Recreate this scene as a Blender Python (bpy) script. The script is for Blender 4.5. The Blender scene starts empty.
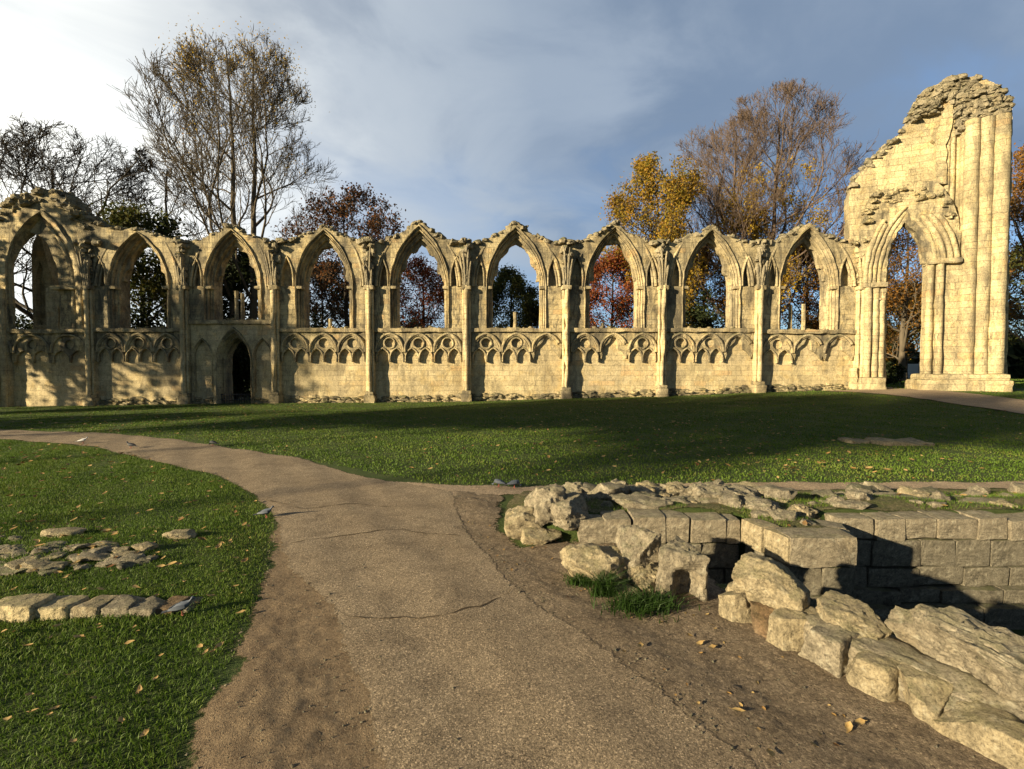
import bpy, bmesh, math, random
import numpy as np
from mathutils import Vector, Matrix, noise
from mathutils.geometry import delaunay_2d_cdt

random.seed(7); np.random.seed(7)
S = bpy.context.scene
COL = S.collection
R = math.radians

# ------------------------------------------------------------------ camera
F, CX, CY = 470.0, 512.0, 384.5
PITCH = math.atan(14.5 / F)
EYE = 1.9
cam_d = bpy.data.cameras.new('camera'); cam = bpy.data.objects.new('camera', cam_d); COL.objects.link(cam)
cam.location = (0, 0, EYE); cam.rotation_euler = (R(90) - PITCH, 0, 0)
cam_d.sensor_fit = 'HORIZONTAL'; cam_d.sensor_width = 36.0; cam_d.lens = 36.0 * F / 1024.0
cam_d.clip_start = 0.05; cam_d.clip_end = 3000
S.camera = cam

# ------------------------------------------------------------------ light
SUN_AZ = R(240.0)       # clockwise from +Y
SUN_EL = R(15.0)
SDIR = Vector((math.sin(SUN_AZ) * math.cos(SUN_EL), math.cos(SUN_AZ) * math.cos(SUN_EL), math.sin(SUN_EL)))
sun_d = bpy.data.lights.new('sun', 'SUN'); sun_d.energy = 5.0; sun_d.angle = R(0.9); sun_d.color = (1.0, 0.83, 0.54)
sun = bpy.data.objects.new('sun', sun_d); COL.objects.link(sun)
sun.rotation_euler = (-SDIR).to_track_quat('-Z', 'Y').to_euler()
S.view_settings.view_transform = 'Standard'; S.view_settings.look = 'None'
S.view_settings.exposure = 1.25; S.view_settings.gamma = 1.0; S.view_settings.use_curve_mapping = False

def N(nt, typ, ins=None, **props):
    n = nt.nodes.new(typ)
    for k, v in props.items(): setattr(n, k, v)
    for k, v in (ins or {}).items():
        sk = n.inputs[k]
        if isinstance(v, bpy.types.NodeSocket): nt.links.new(v, sk)
        else: sk.default_value = v
    return n
def ramp(nt, fac, stops, interp='LINEAR'):
    n = nt.nodes.new('ShaderNodeValToRGB'); n.color_ramp.interpolation = interp
    el = n.color_ramp.elements
    while len(el) < len(stops): el.new(0.5)
    for e, (p, c) in zip(el, stops):
        e.position = p; e.color = (c, c, c, 1) if isinstance(c, (int, float)) else (*c, 1)
    nt.links.new(fac, n.inputs[0]); return n.outputs[0]
def mixc(nt, fac, a, b, blend='MIX'):
    n = nt.nodes.new('ShaderNodeMix'); n.data_type = 'RGBA'; n.blend_type = blend
    for idx, v in ((0, fac), (6, a), (7, b)):
        if isinstance(v, bpy.types.NodeSocket): nt.links.new(v, n.inputs[idx])
        elif idx == 0: n.inputs[0].default_value = v
        else: n.inputs[idx].default_value = (*v, 1)
    return n.outputs[2]
def mth(nt, op, a, b=0.0, clamp=False):
    n = nt.nodes.new('ShaderNodeMath'); n.operation = op; n.use_clamp = clamp
    for i, v in enumerate((a, b)):
        if isinstance(v, bpy.types.NodeSocket): nt.links.new(v, n.inputs[i])
        else: n.inputs[i].default_value = v
    return n.outputs[0]

world = bpy.data.worlds.new('World'); S.world = world; world.use_nodes = True
def build_world():
    nt = world.node_tree; nt.nodes.clear()
    out = N(nt, 'ShaderNodeOutputWorld'); bg = N(nt, 'ShaderNodeBackground', {'Strength': 0.1})
    nt.links.new(bg.outputs[0], out.inputs[0])
    sky = N(nt, 'ShaderNodeTexSky', sky_type='NISHITA', sun_disc=False, sun_elevation=SUN_EL, sun_rotation=SUN_AZ,
            air_density=1.0, dust_density=0.6, ozone_density=1.5)
    tc = N(nt, 'ShaderNodeTexCoord'); d = tc.outputs['Generated']
    sp = N(nt, 'ShaderNodeSeparateXYZ', {0: d}); z = mth(nt, 'MAXIMUM', sp.outputs[2], 0.0)
    zz = mth(nt, 'ADD', z, 0.22)
    pl = N(nt, 'ShaderNodeCombineXYZ', {0: mth(nt, 'DIVIDE', sp.outputs[0], zz), 1: mth(nt, 'DIVIDE', sp.outputs[1], zz), 2: 0.0})
    n1 = N(nt, 'ShaderNodeTexNoise', {'Vector': pl.outputs[0], 'Scale': 0.62, 'Detail': 4.0, 'Roughness': 0.45, 'Distortion': 0.35})
    mp = N(nt, 'ShaderNodeMapping', {'Vector': pl.outputs[0], 'Location': (3.1, 1.7, 0), 'Rotation': (0, 0, 0.5), 'Scale': (0.5, 1.0, 1)})
    n2 = N(nt, 'ShaderNodeTexNoise', {'Vector': mp.outputs[0], 'Scale': 0.75, 'Detail': 3.0, 'Roughness': 0.45})
    # layered cloud: thin pale veil, darker grey banks, clear blue low down ahead
    n3 = N(nt, 'ShaderNodeTexNoise', {'Vector': pl.outputs[0], 'Scale': 2.2, 'Detail': 6.0, 'Roughness': 0.55, 'Distortion': 0.5})
    cover = mth(nt, 'ADD', mth(nt, 'MULTIPLY', z, 1.15), mth(nt, 'ADD', mth(nt, 'MULTIPLY', mth(nt, 'SUBTRACT', n1.outputs[0], 0.5), 1.5), mth(nt, 'MULTIPLY', mth(nt, 'SUBTRACT', n3.outputs[0], 0.5), 0.7)))
    cf = ramp(nt, cover, [(0.05, 0.30), (0.25, 0.55), (0.50, 0.88), (1.0, 0.96)], 'EASE')
    pb = N(nt, 'ShaderNodeVectorMath', {0: d, 1: Vector((0.0, 0.86, 0.42)).normalized()}, operation='DOT_PRODUCT').outputs['Value']
    pbf = ramp(nt, mth(nt, 'ADD', pb, mth(nt, 'MULTIPLY', mth(nt, 'SUBTRACT', n3.outputs[0], 0.5), 0.1)), [(0.90, 0.0), (1.0, 1.0)], 'EASE')
    cv = mth(nt, 'ADD', mth(nt, 'MULTIPLY', n2.outputs[0], 0.75), mth(nt, 'ADD', mth(nt, 'MULTIPLY', n3.outputs[0], 0.25), mth(nt, 'MULTIPLY', pbf, 0.13)))
    ccol = ramp(nt, cv, [(0.36, (0.20, 0.265, 0.36)), (0.5, (0.40, 0.485, 0.59)), (0.64, (0.72, 0.78, 0.83))], 'EASE')
    ccol = mixc(nt, 1.0, ccol, (2.25, 2.48, 2.82), 'MULTIPLY')
    skyb = mixc(nt, 1.0, sky.outputs[0], SKYMUL, 'MULTIPLY'); skyb = mixc(nt, 1.0, skyb, ramp(nt, z, [(0.0, (0.42, 0.55, 0.72)), (0.35, (0.85, 0.92, 1.0))]), 'MULTIPLY')
    col = mixc(nt, cf, skyb, ccol)
    gl = N(nt, 'ShaderNodeVectorMath', {0: d, 1: Vector((-0.74, 0.65, 0.26)).normalized()}, operation='DOT_PRODUCT').outputs['Value']
    g = mth(nt, 'ADD', gl, mth(nt, 'ADD', mth(nt, 'MULTIPLY', mth(nt, 'SUBTRACT', n1.outputs[0], 0.5), 0.22), mth(nt, 'MULTIPLY', mth(nt, 'SUBTRACT', n3.outputs[0], 0.5), 0.16)))
    gf = ramp(nt, g, [(0.66, 0.0), (0.85, 0.17), (0.935, 0.48), (1.03, 0.97)])
    col = mixc(nt, gf, col, (6.1, 6.1, 5.7))
    # added dimming of the unseen sky overhead and behind the viewer, weakens fill light
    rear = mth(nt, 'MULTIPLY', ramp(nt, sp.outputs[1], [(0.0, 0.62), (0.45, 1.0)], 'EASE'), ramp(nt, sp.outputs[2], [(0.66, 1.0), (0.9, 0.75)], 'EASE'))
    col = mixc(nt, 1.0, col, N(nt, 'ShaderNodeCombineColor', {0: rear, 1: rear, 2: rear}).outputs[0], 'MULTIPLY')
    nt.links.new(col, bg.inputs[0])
SKYMUL = (0.76, 0.80, 0.87)
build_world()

# ------------------------------------------------------------------ picture to place helpers
_c, _s = math.cos(PITCH), math.sin(PITCH)
def ray(px, py):
    u, v = (px - CX) / F, (CY - py) / F
    return Vector((u, _c + v * _s, -_s + v * _c))
def at_z(px, py, z=0.0):
    d = ray(px, py); t = (z - EYE) / d.z
    return Vector((d.x * t, d.y * t, z))
def at_y(px, py, Y):
    d = ray(px, py); t = Y / d.y
    return Vector((d.x * t, Y, EYE + d.z * t))
def sm(x, a, b):
    t = np.clip((x - a) / (b - a), 0, 1); return t * t * (3 - 2 * t)

# ------------------------------------------------------------------ mesh helpers
class MB:
    def __init__(s): s.v = []; s.f = []
    def add(s, vs, fs):
        o = len(s.v); s.v.extend(vs); s.f.extend([tuple(i + o for i in f) for f in fs])
    def build(s, name, mat, parent=None, loc=None, smooth=40):
        me = bpy.data.meshes.new(name); me.from_pydata([tuple(p) for p in s.v], [], s.f)
        return link_mesh(name, me, mat, parent, loc, smooth)
def link_mesh(name, me, mat, parent=None, loc=None, smooth=40):
    me.validate(); me.update()
    if smooth:
        me.shade_smooth()
        if smooth < 180: me.set_sharp_from_angle(angle=R(smooth))
    for m in (mat if isinstance(mat, (list, tuple)) else [mat]): me.materials.append(m)
    o = bpy.data.objects.new(name, me); COL.objects.link(o)
    if parent: o.parent = parent
    if loc is not None: o.location = loc
    return o
def np_mesh(name, V, faces, mat, parent=None, loc=None, smooth=0):
    """faces: (n,k) int array of equal-size faces"""
    me = bpy.data.meshes.new(name); n, k = faces.shape
    me.vertices.add(len(V)); me.vertices.foreach_set('co', np.ascontiguousarray(V, dtype=np.float32).ravel())
    me.loops.add(n * k); me.loops.foreach_set('vertex_index', faces.astype(np.int32).ravel())
    me.polygons.add(n); me.polygons.foreach_set('loop_start', np.arange(0, n * k, k, dtype=np.int32))
    me.update(calc_edges=True)
    return link_mesh(name, me, mat, parent, loc, smooth)
def empty(name, loc=(0, 0, 0), rz=0.0):
    o = bpy.data.objects.new(name, None); COL.objects.link(o); o.location = loc; o.rotation_euler = (0, 0, rz)
    o.empty_display_size = 0.2
    return o
def tag(o, label=None, cat=None, group=None, kind=None):
    if label: o['label'] = label
    if cat: o['category'] = cat
    if group: o['group'] = group
    if kind: o['kind'] = kind
    return o
def nz(p, sc, seed=0.0): return noise.noise(Vector((p[0] * sc + seed, p[1] * sc + seed * 1.7, p[2] * sc - seed)))
def fr(p, sc, seed=0.0, oct=4): return noise.fractal(Vector((p[0] * sc + seed, p[1] * sc + seed * 1.7, p[2] * sc - seed)), 0.9, 2.0, oct)

def in_poly(P, poly):
    x, y = P[:, 0], P[:, 1]; ins = np.zeros(len(P), bool); n = len(poly); j = n - 1
    for i in range(n):
        xi, yi = poly[i]; xj, yj = poly[j]
        if yi != yj:
            c = ((yi > y) != (yj > y)) & (x < (xj - xi) * (y - yi) / (yj - yi) + xi); ins ^= c
        j = i
    return ins
def resample(poly, step, closed=True):
    out = []; n = len(poly)
    for i in range(n if closed else n - 1):
        a = Vector(poly[i]); b = Vector(poly[(i + 1) % n]); k = max(1, int(math.ceil((b - a).length / step)))
        for j in range(k): out.append(tuple(a.lerp(b, j / k)))
    if not closed: out.append(tuple(poly[-1]))
    return out
def tri2d(outer, holes, step, grid=True):
    """triangulate outer minus holes; returns pts (n,2), tris, boundary flag"""
    loops = [resample([tuple(p[:2]) for p in l], step) for l in [outer] + list(holes)]
    V = []; E = []
    for l in loops:
        o = len(V); V += l; E += [(o + i, o + (i + 1) % len(l)) for i in range(len(l))]
    if grid:
        A = np.array(loops[0]); lo, hi = A.min(0), A.max(0)
        gx, gy = np.meshgrid(np.arange(lo[0] + step / 2, hi[0], step), np.arange(lo[1] + step / 2, hi[1], step))
        G = np.stack([gx.ravel(), gy.ravel()], 1) + np.random.uniform(-.25, .25, (gx.size, 2)) * step
        m = in_poly(G, loops[0])
        for h in loops[1:]: m &= ~in_poly(G, h)
        G = G[m]
        B = np.array(V)
        if len(G) and len(G) * len(B) < 6e7:
            dmin = np.min(np.hypot(G[:, None, 0] - B[None, :, 0], G[:, None, 1] - B[None, :, 1]), axis=1)
            G = G[dmin > step * 0.45]
        V = V + [tuple(g) for g in G]
    r = delaunay_2d_cdt([Vector(v) for v in V], E, [], 0, 1e-5)
    P = np.array([(v.x, v.y) for v in r[0]]); T = np.array([tuple(f) for f in r[2] if len(f) == 3])
    c = P[T].mean(1); m = in_poly(c, loops[0])
    for h in loops[1:]: m &= ~in_poly(c, h)
    T = T[m]
    a, b, cc = P[T[:, 0]], P[T[:, 1]], P[T[:, 2]]
    ar = (b[:, 0] - a[:, 0]) * (cc[:, 1] - a[:, 1]) - (b[:, 1] - a[:, 1]) * (cc[:, 0] - a[:, 0])
    T[ar < 0] = T[ar < 0][:, ::-1]
    return P, T[np.abs(ar) > 1e-9]
def panel(mb, outer, holes, d0, d1, step=0.22, amp=0.03, seed=1.0, backsteps=1, edge=0.0, fn=None):
    """upright slab in the plane (x,z); front face at depth d0, back at d1 (depth grows away from the viewer)"""
    P, T = tri2d(outer, holes, step)
    n = len(P); vs = []
    def mk(i, d, t):
        x, z = P[i]
        e = edge
        dx = fr((x, d * 1.3, z), 2.2, seed + 5) * e if e else 0; dz = fr((x, d * 1.3, z), 2.2, seed + 9) * e if e else 0
        dd = (fr((x, d, z), 1.1, seed) + 0.5 * nz((x, d, z), 6.0, seed)) * amp
        p = (x + dx, d + dd, z + dz)
        return fn(p) if fn else p
    for i in range(n): vs.append(mk(i, d0, 0))
    for i in range(n): vs.append(mk(i, d1, 1))
    fs = [tuple(int(q) for q in t) for t in T] + [tuple(int(q) + n for q in t[::-1]) for t in T]
    cnt = {}
    for t in T:
        for a, b in ((t[0], t[1]), (t[1], t[2]), (t[2], t[0])):
            k = (min(a, b), max(a, b)); cnt.setdefault(k, []).append((int(a), int(b)))
    bnd = [e[0] for e in cnt.values() if len(e) == 1]
    ks = max(1, int(round(abs(d1 - d0) / 0.3)))
    lay = {0: lambda i: i, ks: lambda i: i + n}
    for k in range(1, ks):
        mp = {}
        for a, b in bnd:
            for i in (a, b):
                if i not in mp: mp[i] = len(vs); vs.append(mk(i, d0 + (d1 - d0) * k / ks, k / ks))
        lay[k] = (lambda mp: lambda i: mp[i])(mp)
    for k in range(ks):
        A, B = lay[k], lay[k + 1]
        for a, b in bnd: fs.append((A(b), A(a), B(a), B(b)))
    mb.add(vs, fs)
def tube(mb, pts, rad, sides=6, cap=True, wob=0.0, seed=0):
    pts = [Vector(p) for p in pts]; n = len(pts)
    if not isinstance(rad, (list, tuple)): rad = [rad] * n
    vs = []; up = None
    for i in range(n):
        t = (pts[min(i + 1, n - 1)] - pts[max(i - 1, 0)])
        if t.length < 1e-9: t = Vector((0, 0, 1))
        t.normalize()
        if up is None: up = t.orthogonal().normalized()
        up = (up - t * up.dot(t))
        up = up.normalized() if up.length > 1e-6 else t.orthogonal().normalized()
        s2 = t.cross(up)
        for k in range(sides):
            a = 2 * math.pi * k / sides; p = pts[i] + (up * math.cos(a) + s2 * math.sin(a)) * rad[i]
            if wob:
                w = fr(p, 3.0, seed) * wob; p = p + (p - pts[i]).normalized() * w
            vs.append(p)
    fs = [(i * sides + k, i * sides + (k + 1) % sides, (i + 1) * sides + (k + 1) % sides, (i + 1) * sides + k) for i in range(n - 1) for k in range(sides)]
    if cap:
        fs.append(tuple(range(sides))[::-1]); fs.append(tuple((n - 1) * sides + k for k in range(sides)))
    mb.add(vs, fs)
def box(mb, x0, x1, y0, y1, z0, z1, seg=0.25, amp=0.02, seed=0.0, rnd=0.0, fn=None):
    nx, ny, nzz = [max(1, int(round(abs(b - a) / seg))) for a, b in ((x0, x1), (y0, y1), (z0, z1))]
    idx = {}; vs = []; fs = []
    def vid(i, j, k):
        if (i, j, k) not in idx:
            p = Vector((x0 + (x1 - x0) * i / nx, y0 + (y1 - y0) * j / ny, z0 + (z1 - z0) * k / nzz))
            if rnd:
                c = Vector(((x0 + x1) / 2, (y0 + y1) / 2, (z0 + z1) / 2)); h = Vector(((x1 - x0) / 2, (y1 - y0) / 2, (z1 - z0) / 2))
                q = p - c; inner = Vector([max(-abs(hh) + rnd, min(abs(hh) - rnd, qq)) for hh, qq in zip(h, q)])
                dd = q - inner
                if dd.length > 1e-6: p = c + inner + dd.normalized() * min(rnd, dd.length)
            if amp: p = p + Vector((fr(p, 1.7, seed), fr(p, 1.7, seed + 3), fr(p, 1.7, seed + 7))) * amp
            idx[(i, j, k)] = len(vs); vs.append(fn(p) if fn else p)
        return idx[(i, j, k)]
    for i in range(nx):
        for j in range(ny):
            fs.append((vid(i, j, 0), vid(i, j + 1, 0), vid(i + 1, j + 1, 0), vid(i + 1, j, 0)))
            fs.append((vid(i, j, nzz), vid(i + 1, j, nzz), vid(i + 1, j + 1, nzz), vid(i, j + 1, nzz)))
    for i in range(nx):
        for k in range(nzz):
            fs.append((vid(i, 0, k), vid(i + 1, 0, k), vid(i + 1, 0, k + 1), vid(i, 0, k + 1)))
            fs.append((vid(i, ny, k), vid(i, ny, k + 1), vid(i + 1, ny, k + 1), vid(i + 1, ny, k)))
    for j in range(ny):
        for k in range(nzz):
            fs.append((vid(0, j, k), vid(0, j, k + 1), vid(0, j + 1, k + 1), vid(0, j + 1, k)))
            fs.append((vid(nx, j, k), vid(nx, j + 1, k), vid(nx, j + 1, k + 1), vid(nx, j, k + 1)))
    mb.add(vs, fs)
def rock_vf(w, d, h, seed, res=10, power=4.0, amp=0.12, chip=0.5):
    """a weathered block: a rounded box broken by noise; sits on z=0"""
    idx = {}; vs = []; fs = []; n = res
    rng = random.Random(seed)
    planes = [(Vector((rng.uniform(-1, 1), rng.uniform(-1, 1), rng.uniform(-0.4, 1))).normalized(), rng.uniform(0.66, 0.98)) for _ in range(int(14 * chip) + 2)]
    def vid(p):
        key = tuple(round(c, 5) for c in p)
        if key not in idx:
            q = Vector(p); s = (abs(q.x) ** power + abs(q.y) ** power + abs(q.z) ** power) ** (1 / power); q = q / s
            q = Vector((q.x, q.y, q.z))
            for nn, dd in planes:
                e = q.dot(nn) - dd * 1.12
                if e > 0: q = q - nn * e
            sc = Vector((w / 2, d / 2, h / 2)); m = min(w, d, h)
            P = Vector((q.x * sc.x, q.y * sc.y, q.z * sc.z))
            a = amp * m
            w1 = lambda k: noise.noise(Vector((P.x * 1.1 / m + seed + k, P.y * 1.1 / m + k, P.z * 1.1 / m - seed)))
            P = P + Vector((w1(0), w1(11), w1(23))) * a * 0.9
            P = P + q.normalized() * ((abs(fr(P, 2.6 / m, seed + 31)) - 0.25) * a * 0.9 + fr(P, 8 / m, seed + 37, 3) * a * 0.22)
            P.z += h / 2
            idx[key] = len(vs); vs.append(P)
        return idx[key]
    for ax in range(3):
        for sg in (-1, 1):
            for i in range(n):
                for j in range(n):
                    qs = []
                    for a, b in ((i, j), (i + 1, j), (i + 1, j + 1), (i, j + 1)):
                        c = [0, 0, 0]; c[ax] = sg; c[(ax + 1) % 3] = -1 + 2 * a / n; c[(ax + 2) % 3] = -1 + 2 * b / n
                        qs.append(vid(tuple(c)))
                    fs.append(tuple(qs if sg > 0 else qs[::-1]))
    return vs, fs
RUB = [rock_vf(1, 1, 1, 100 + i, 5, 7.0, 0.26, 0.8) for i in range(10)]
def rubble(mb, p, sx, sy, sz, rz, k, tilt=0.0, fn=None):
    vs, fs = RUB[k % 10]
    M = Matrix.Rotation(rz, 3, 'Z') @ Matrix.Rotation(tilt, 3, 'X')
    p = Vector(p)
    out = [p + M @ Vector((v.x * sx, v.y * sy, v.z * sz)) for v in vs]
    mb.add([fn(q) for q in out] if fn else out, fs)

# ------------------------------------------------------------------ materials
def new_mat(name):
    m = bpy.data.materials.new(name); m.use_nodes = True; nt = m.node_tree; nt.nodes.clear()
    out = N(nt, 'ShaderNodeOutputMaterial'); b = N(nt, 'ShaderNodeBsdfPrincipled', {'Roughness': 0.9, 'Specular IOR Level': 0.2})
    nt.links.new(b.outputs[0], out.inputs[0]); return m, nt, b
def noise_n(nt, vec, sc, det=5.0, rough=0.6, dist=0.0):
    return N(nt, 'ShaderNodeTexNoise', {'Vector': vec, 'Scale': sc, 'Detail': det, 'Roughness': rough, 'Distortion': dist}).outputs[0]

def stone_mat(name, c1, c2, c3, dark, brick=True, bw=0.62, bh=0.31, moss=0.5, grime=0.5, bump=1.0, lich=0.0, pitsc=26.0, pitf=0.5, weather=0.35, rgh=0.4, speck=0.25, mortf=0.5, crust=0.0, wcol=(0.17, 0.145, 0.10)):
    m, nt, b = new_mat(name)
    tc = N(nt, 'ShaderNodeTexCoord'); o = tc.outputs['Object']
    big = noise_n(nt, o, 0.35, 4, 0.55); mid = noise_n(nt, o, 1.6, 5, 0.6, 0.5); fin = noise_n(nt, o, 9.0, 6, 0.65); pit = noise_n(nt, o, pitsc, 5, 0.65)
    base = mixc(nt, ramp(nt, big, [(0.35, 0.0), (0.65, 1.0)]), c1, c2)
    base = mixc(nt, ramp(nt, mid, [(0.50, 0.0), (0.72, 0.75)]), base, c3)
    height = mth(nt, 'MULTIPLY', fin, 0.6)
    if brick:
        sp = N(nt, 'ShaderNodeSeparateXYZ', {0: o})
        wob = mth(nt, 'MULTIPLY', mth(nt, 'SUBTRACT', mid, 0.5), 0.10)
        bx = mth(nt, 'ADD', sp.outputs[0], mth(nt, 'MULTIPLY', sp.outputs[1], 0.93))
        uv = N(nt, 'ShaderNodeCombineXYZ', {0: mth(nt, 'ADD', bx, wob), 1: mth(nt, 'ADD', sp.outputs[2], wob), 2: 0.0}).outputs[0]
        bt = N(nt, 'ShaderNodeTexBrick', {'Vector': uv, 'Color1': (0, 0, 0, 1), 'Color2': (1, 1, 1, 1), 'Mortar': (0.5, 0.5, 0.5, 1), 'Scale': 1.0,
               'Mortar Size': 0.014, 'Mortar Smooth': 0.6, 'Bias': 0.0, 'Brick Width': bw, 'Row Height': bh}, offset=0.5, squash=1.3, squash_frequency=3)
        tone = ramp(nt, bt.outputs[0], [(0.0, 0.80), (0.5, 1.0), (1.0, 1.10)])
        base = mixc(nt, 0.8, base, tone, 'MULTIPLY')
        # some blocks rusty or pale
        ob = ramp(nt, bt.outputs[0], [(0.90, 0.0), (0.99, 0.4)])
        base = mixc(nt, ob, base, (c3[0] * 0.85, c3[1] * 0.62, c3[2] * 0.5))
        mort = mth(nt, 'MULTIPLY', bt.outputs['Fac'], ramp(nt, noise_n(nt, o, 2.3, 3), [(0.3, 0.25), (0.65, 0.95)]))
        base = mixc(nt, mth(nt, 'MULTIPLY', mort, mortf), base, tuple(c * 0.9 for c in dark))
        height = mth(nt, 'ADD', height, mth(nt, 'MULTIPLY', mort, -0.6))
        height = mth(nt, 'ADD', height, mth(nt, 'MULTIPLY', bt.outputs[0], 0.25))
    # pits and cracks worn in the face
    pf = ramp(nt, pit, [(0.30, 1.0), (0.44, 0.0)])
    base = mixc(nt, mth(nt, 'MULTIPLY', pf, pitf), base, tuple(c * 0.8 for c in dark))
    spots = ramp(nt, noise_n(nt, o, 3.1, 6, 0.7, 0.8), [(0.53, 0.0), (0.66, 1.0)])
    base = mixc(nt, mth(nt, 'MULTIPLY', spots, grime), base, dark)
    # broad grey weathering and run-off streaks
    smp = N(nt, 'ShaderNodeMapping', {'Vector': o, 'Scale': (1.0, 1.0, 0.35)}).outputs[0]
    ws = ramp(nt, noise_n(nt, smp, 0.85, 7, 0.68, 0.6), [(0.44, 0.0), (0.62, 1.0)])
    base = mixc(nt, mth(nt, 'MULTIPLY', ws, weather), base, wcol)
    if crust:
        cr = ramp(nt, noise_n(nt, smp, 2.3, 8, 0.72, 1.0), [(0.50, 0.0), (0.60, 1.0)])
        base = mixc(nt, mth(nt, 'MULTIPLY', cr, crust), base, (0.085, 0.075, 0.055))
    base = mixc(nt, 0.9, base, ramp(nt, noise_n(nt, o, 55.0, 6, 0.75), [(0.28, 1 - 1.3 * speck), (0.5, 1.0), (0.72, 1 + speck)]), 'MULTIPLY')
    base = mixc(nt, 0.9, base, ramp(nt, noise_n(nt, o, 13.0, 6, 0.7), [(0.33, 1 - speck), (0.5, 1.0), (0.67, 1 + 0.7 * speck)]), 'MULTIPLY')
    if lich:
        lf = ramp(nt, noise_n(nt, o, 14.0, 5, 0.7), [(0.56, 0.0), (0.64, 1.0)])
        base = mixc(nt, mth(nt, 'MULTIPLY', lf, lich), base, (0.50, 0.47, 0.36))
    # ledges hold dirt, lichen and moss
    g = N(nt, 'ShaderNodeNewGeometry'); nsp = N(nt, 'ShaderNodeSeparateXYZ', {0: g.outputs['Normal']})
    upf = ramp(nt, mth(nt, 'ADD', nsp.outputs[2], mth(nt, 'MULTIPLY', mth(nt, 'SUBTRACT', mid, 0.5), 0.9)), [(0.35, 0.0), (0.7, 1.0)])
    mosscol = mixc(nt, ramp(nt, fin, [(0.42, 0.0), (0.6, 1.0)]), (0.085, 0.08, 0.055), (0.10, 0.115, 0.035))
    base = mixc(nt, mth(nt, 'MULTIPLY', upf, moss), base, mosscol)
    nt.links.new(base, b.inputs['Base Color'])
    height = mth(nt, 'ADD', height, mth(nt, 'MULTIPLY', pf, -0.35))
    height = mth(nt, 'ADD', height, mth(nt, 'MULTIPLY', noise_n(nt, o, 28.0, 8, 0.78), rgh))
    bp = N(nt, 'ShaderNodeBump', {'Height': height, 'Strength': 0.75 * bump, 'Distance': 0.05})
    nt.links.new(bp.outputs[0], b.inputs['Normal'])
    return m
M_wall = stone_mat('abbey_limestone', (0.64, 0.52, 0.29), (0.56, 0.46, 0.28), (0.60, 0.44, 0.19), (0.15, 0.12, 0.07), moss=0.85, grime=0.5, bump=0.9, weather=0.4, crust=0.38)
M_upper = stone_mat('weathered_limestone', (0.58, 0.47, 0.26), (0.42, 0.355, 0.22), (0.54, 0.40, 0.17), (0.11, 0.09, 0.06), moss=0.85, grime=0.55, weather=0.9, wcol=(0.115, 0.10, 0.072), mortf=0.65, crust=0.8)
M_mould = stone_mat('moulded_limestone', (0.56, 0.45, 0.25), (0.40, 0.335, 0.21), (0.52, 0.385, 0.17), (0.10, 0.082, 0.055), brick=True, bw=0.9, bh=0.42, moss=0.8, grime=0.6, weather=0.9, wcol=(0.115, 0.10, 0.072), mortf=0.65, crust=0.6)
M_rub = stone_mat('rubble_core', (0.34, 0.29, 0.19), (0.27, 0.235, 0.165), (0.40, 0.31, 0.17), (0.10, 0.09, 0.07), brick=False, moss=0.75, grime=0.6, bump=1.4, weather=0.6, crust=0.5)
M_pale = stone_mat('pale_limestone', (0.60, 0.49, 0.275), (0.46, 0.385, 0.23), (0.57, 0.42, 0.18), (0.17, 0.135, 0.085), moss=0.55, grime=0.35, bh=0.36, bw=0.8, weather=0.6, speck=0.35, mortf=0.9, wcol=(0.15, 0.125, 0.085), crust=0.42)
M_rock = stone_mat('gritty_block_stone', (0.31, 0.26, 0.18), (0.25, 0.22, 0.165), (0.33, 0.255, 0.15), (0.09, 0.078, 0.06), brick=False, moss=0.3, grime=0.5, bump=1.0, lich=0.35, pitsc=75.0, pitf=0.7, weather=0.6, rgh=1.2, speck=0.5)
M_yrock = stone_mat('yellow_block_stone', (0.37, 0.30, 0.18), (0.31, 0.26, 0.17), (0.38, 0.285, 0.14), (0.11, 0.092, 0.065), brick=False, moss=0.3, grime=0.4, bump=1.0, lich=0.3, pitsc=75.0, pitf=0.7, weather=0.6, rgh=1.2, speck=0.5)
M_brown = stone_mat('brown_cobble_stone', (0.16, 0.10, 0.05), (0.13, 0.085, 0.05), (0.2, 0.12, 0.05), (0.06, 0.045, 0.03), brick=False, moss=0.1, grime=0.4, bump=0.7, pitsc=75.0, pitf=0.7, weather=0.6, rgh=1.2, speck=0.5)
M_pit = stone_mat('dark_ashlar_stone', (0.21, 0.185, 0.135), (0.16, 0.145, 0.11), (0.22, 0.18, 0.11), (0.06, 0.052, 0.04), brick=False, moss=0.5, grime=0.65, bump=1.0, lich=0.25, pitsc=75.0, pitf=0.7, weather=0.6, rgh=1.2, speck=0.5)

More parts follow.
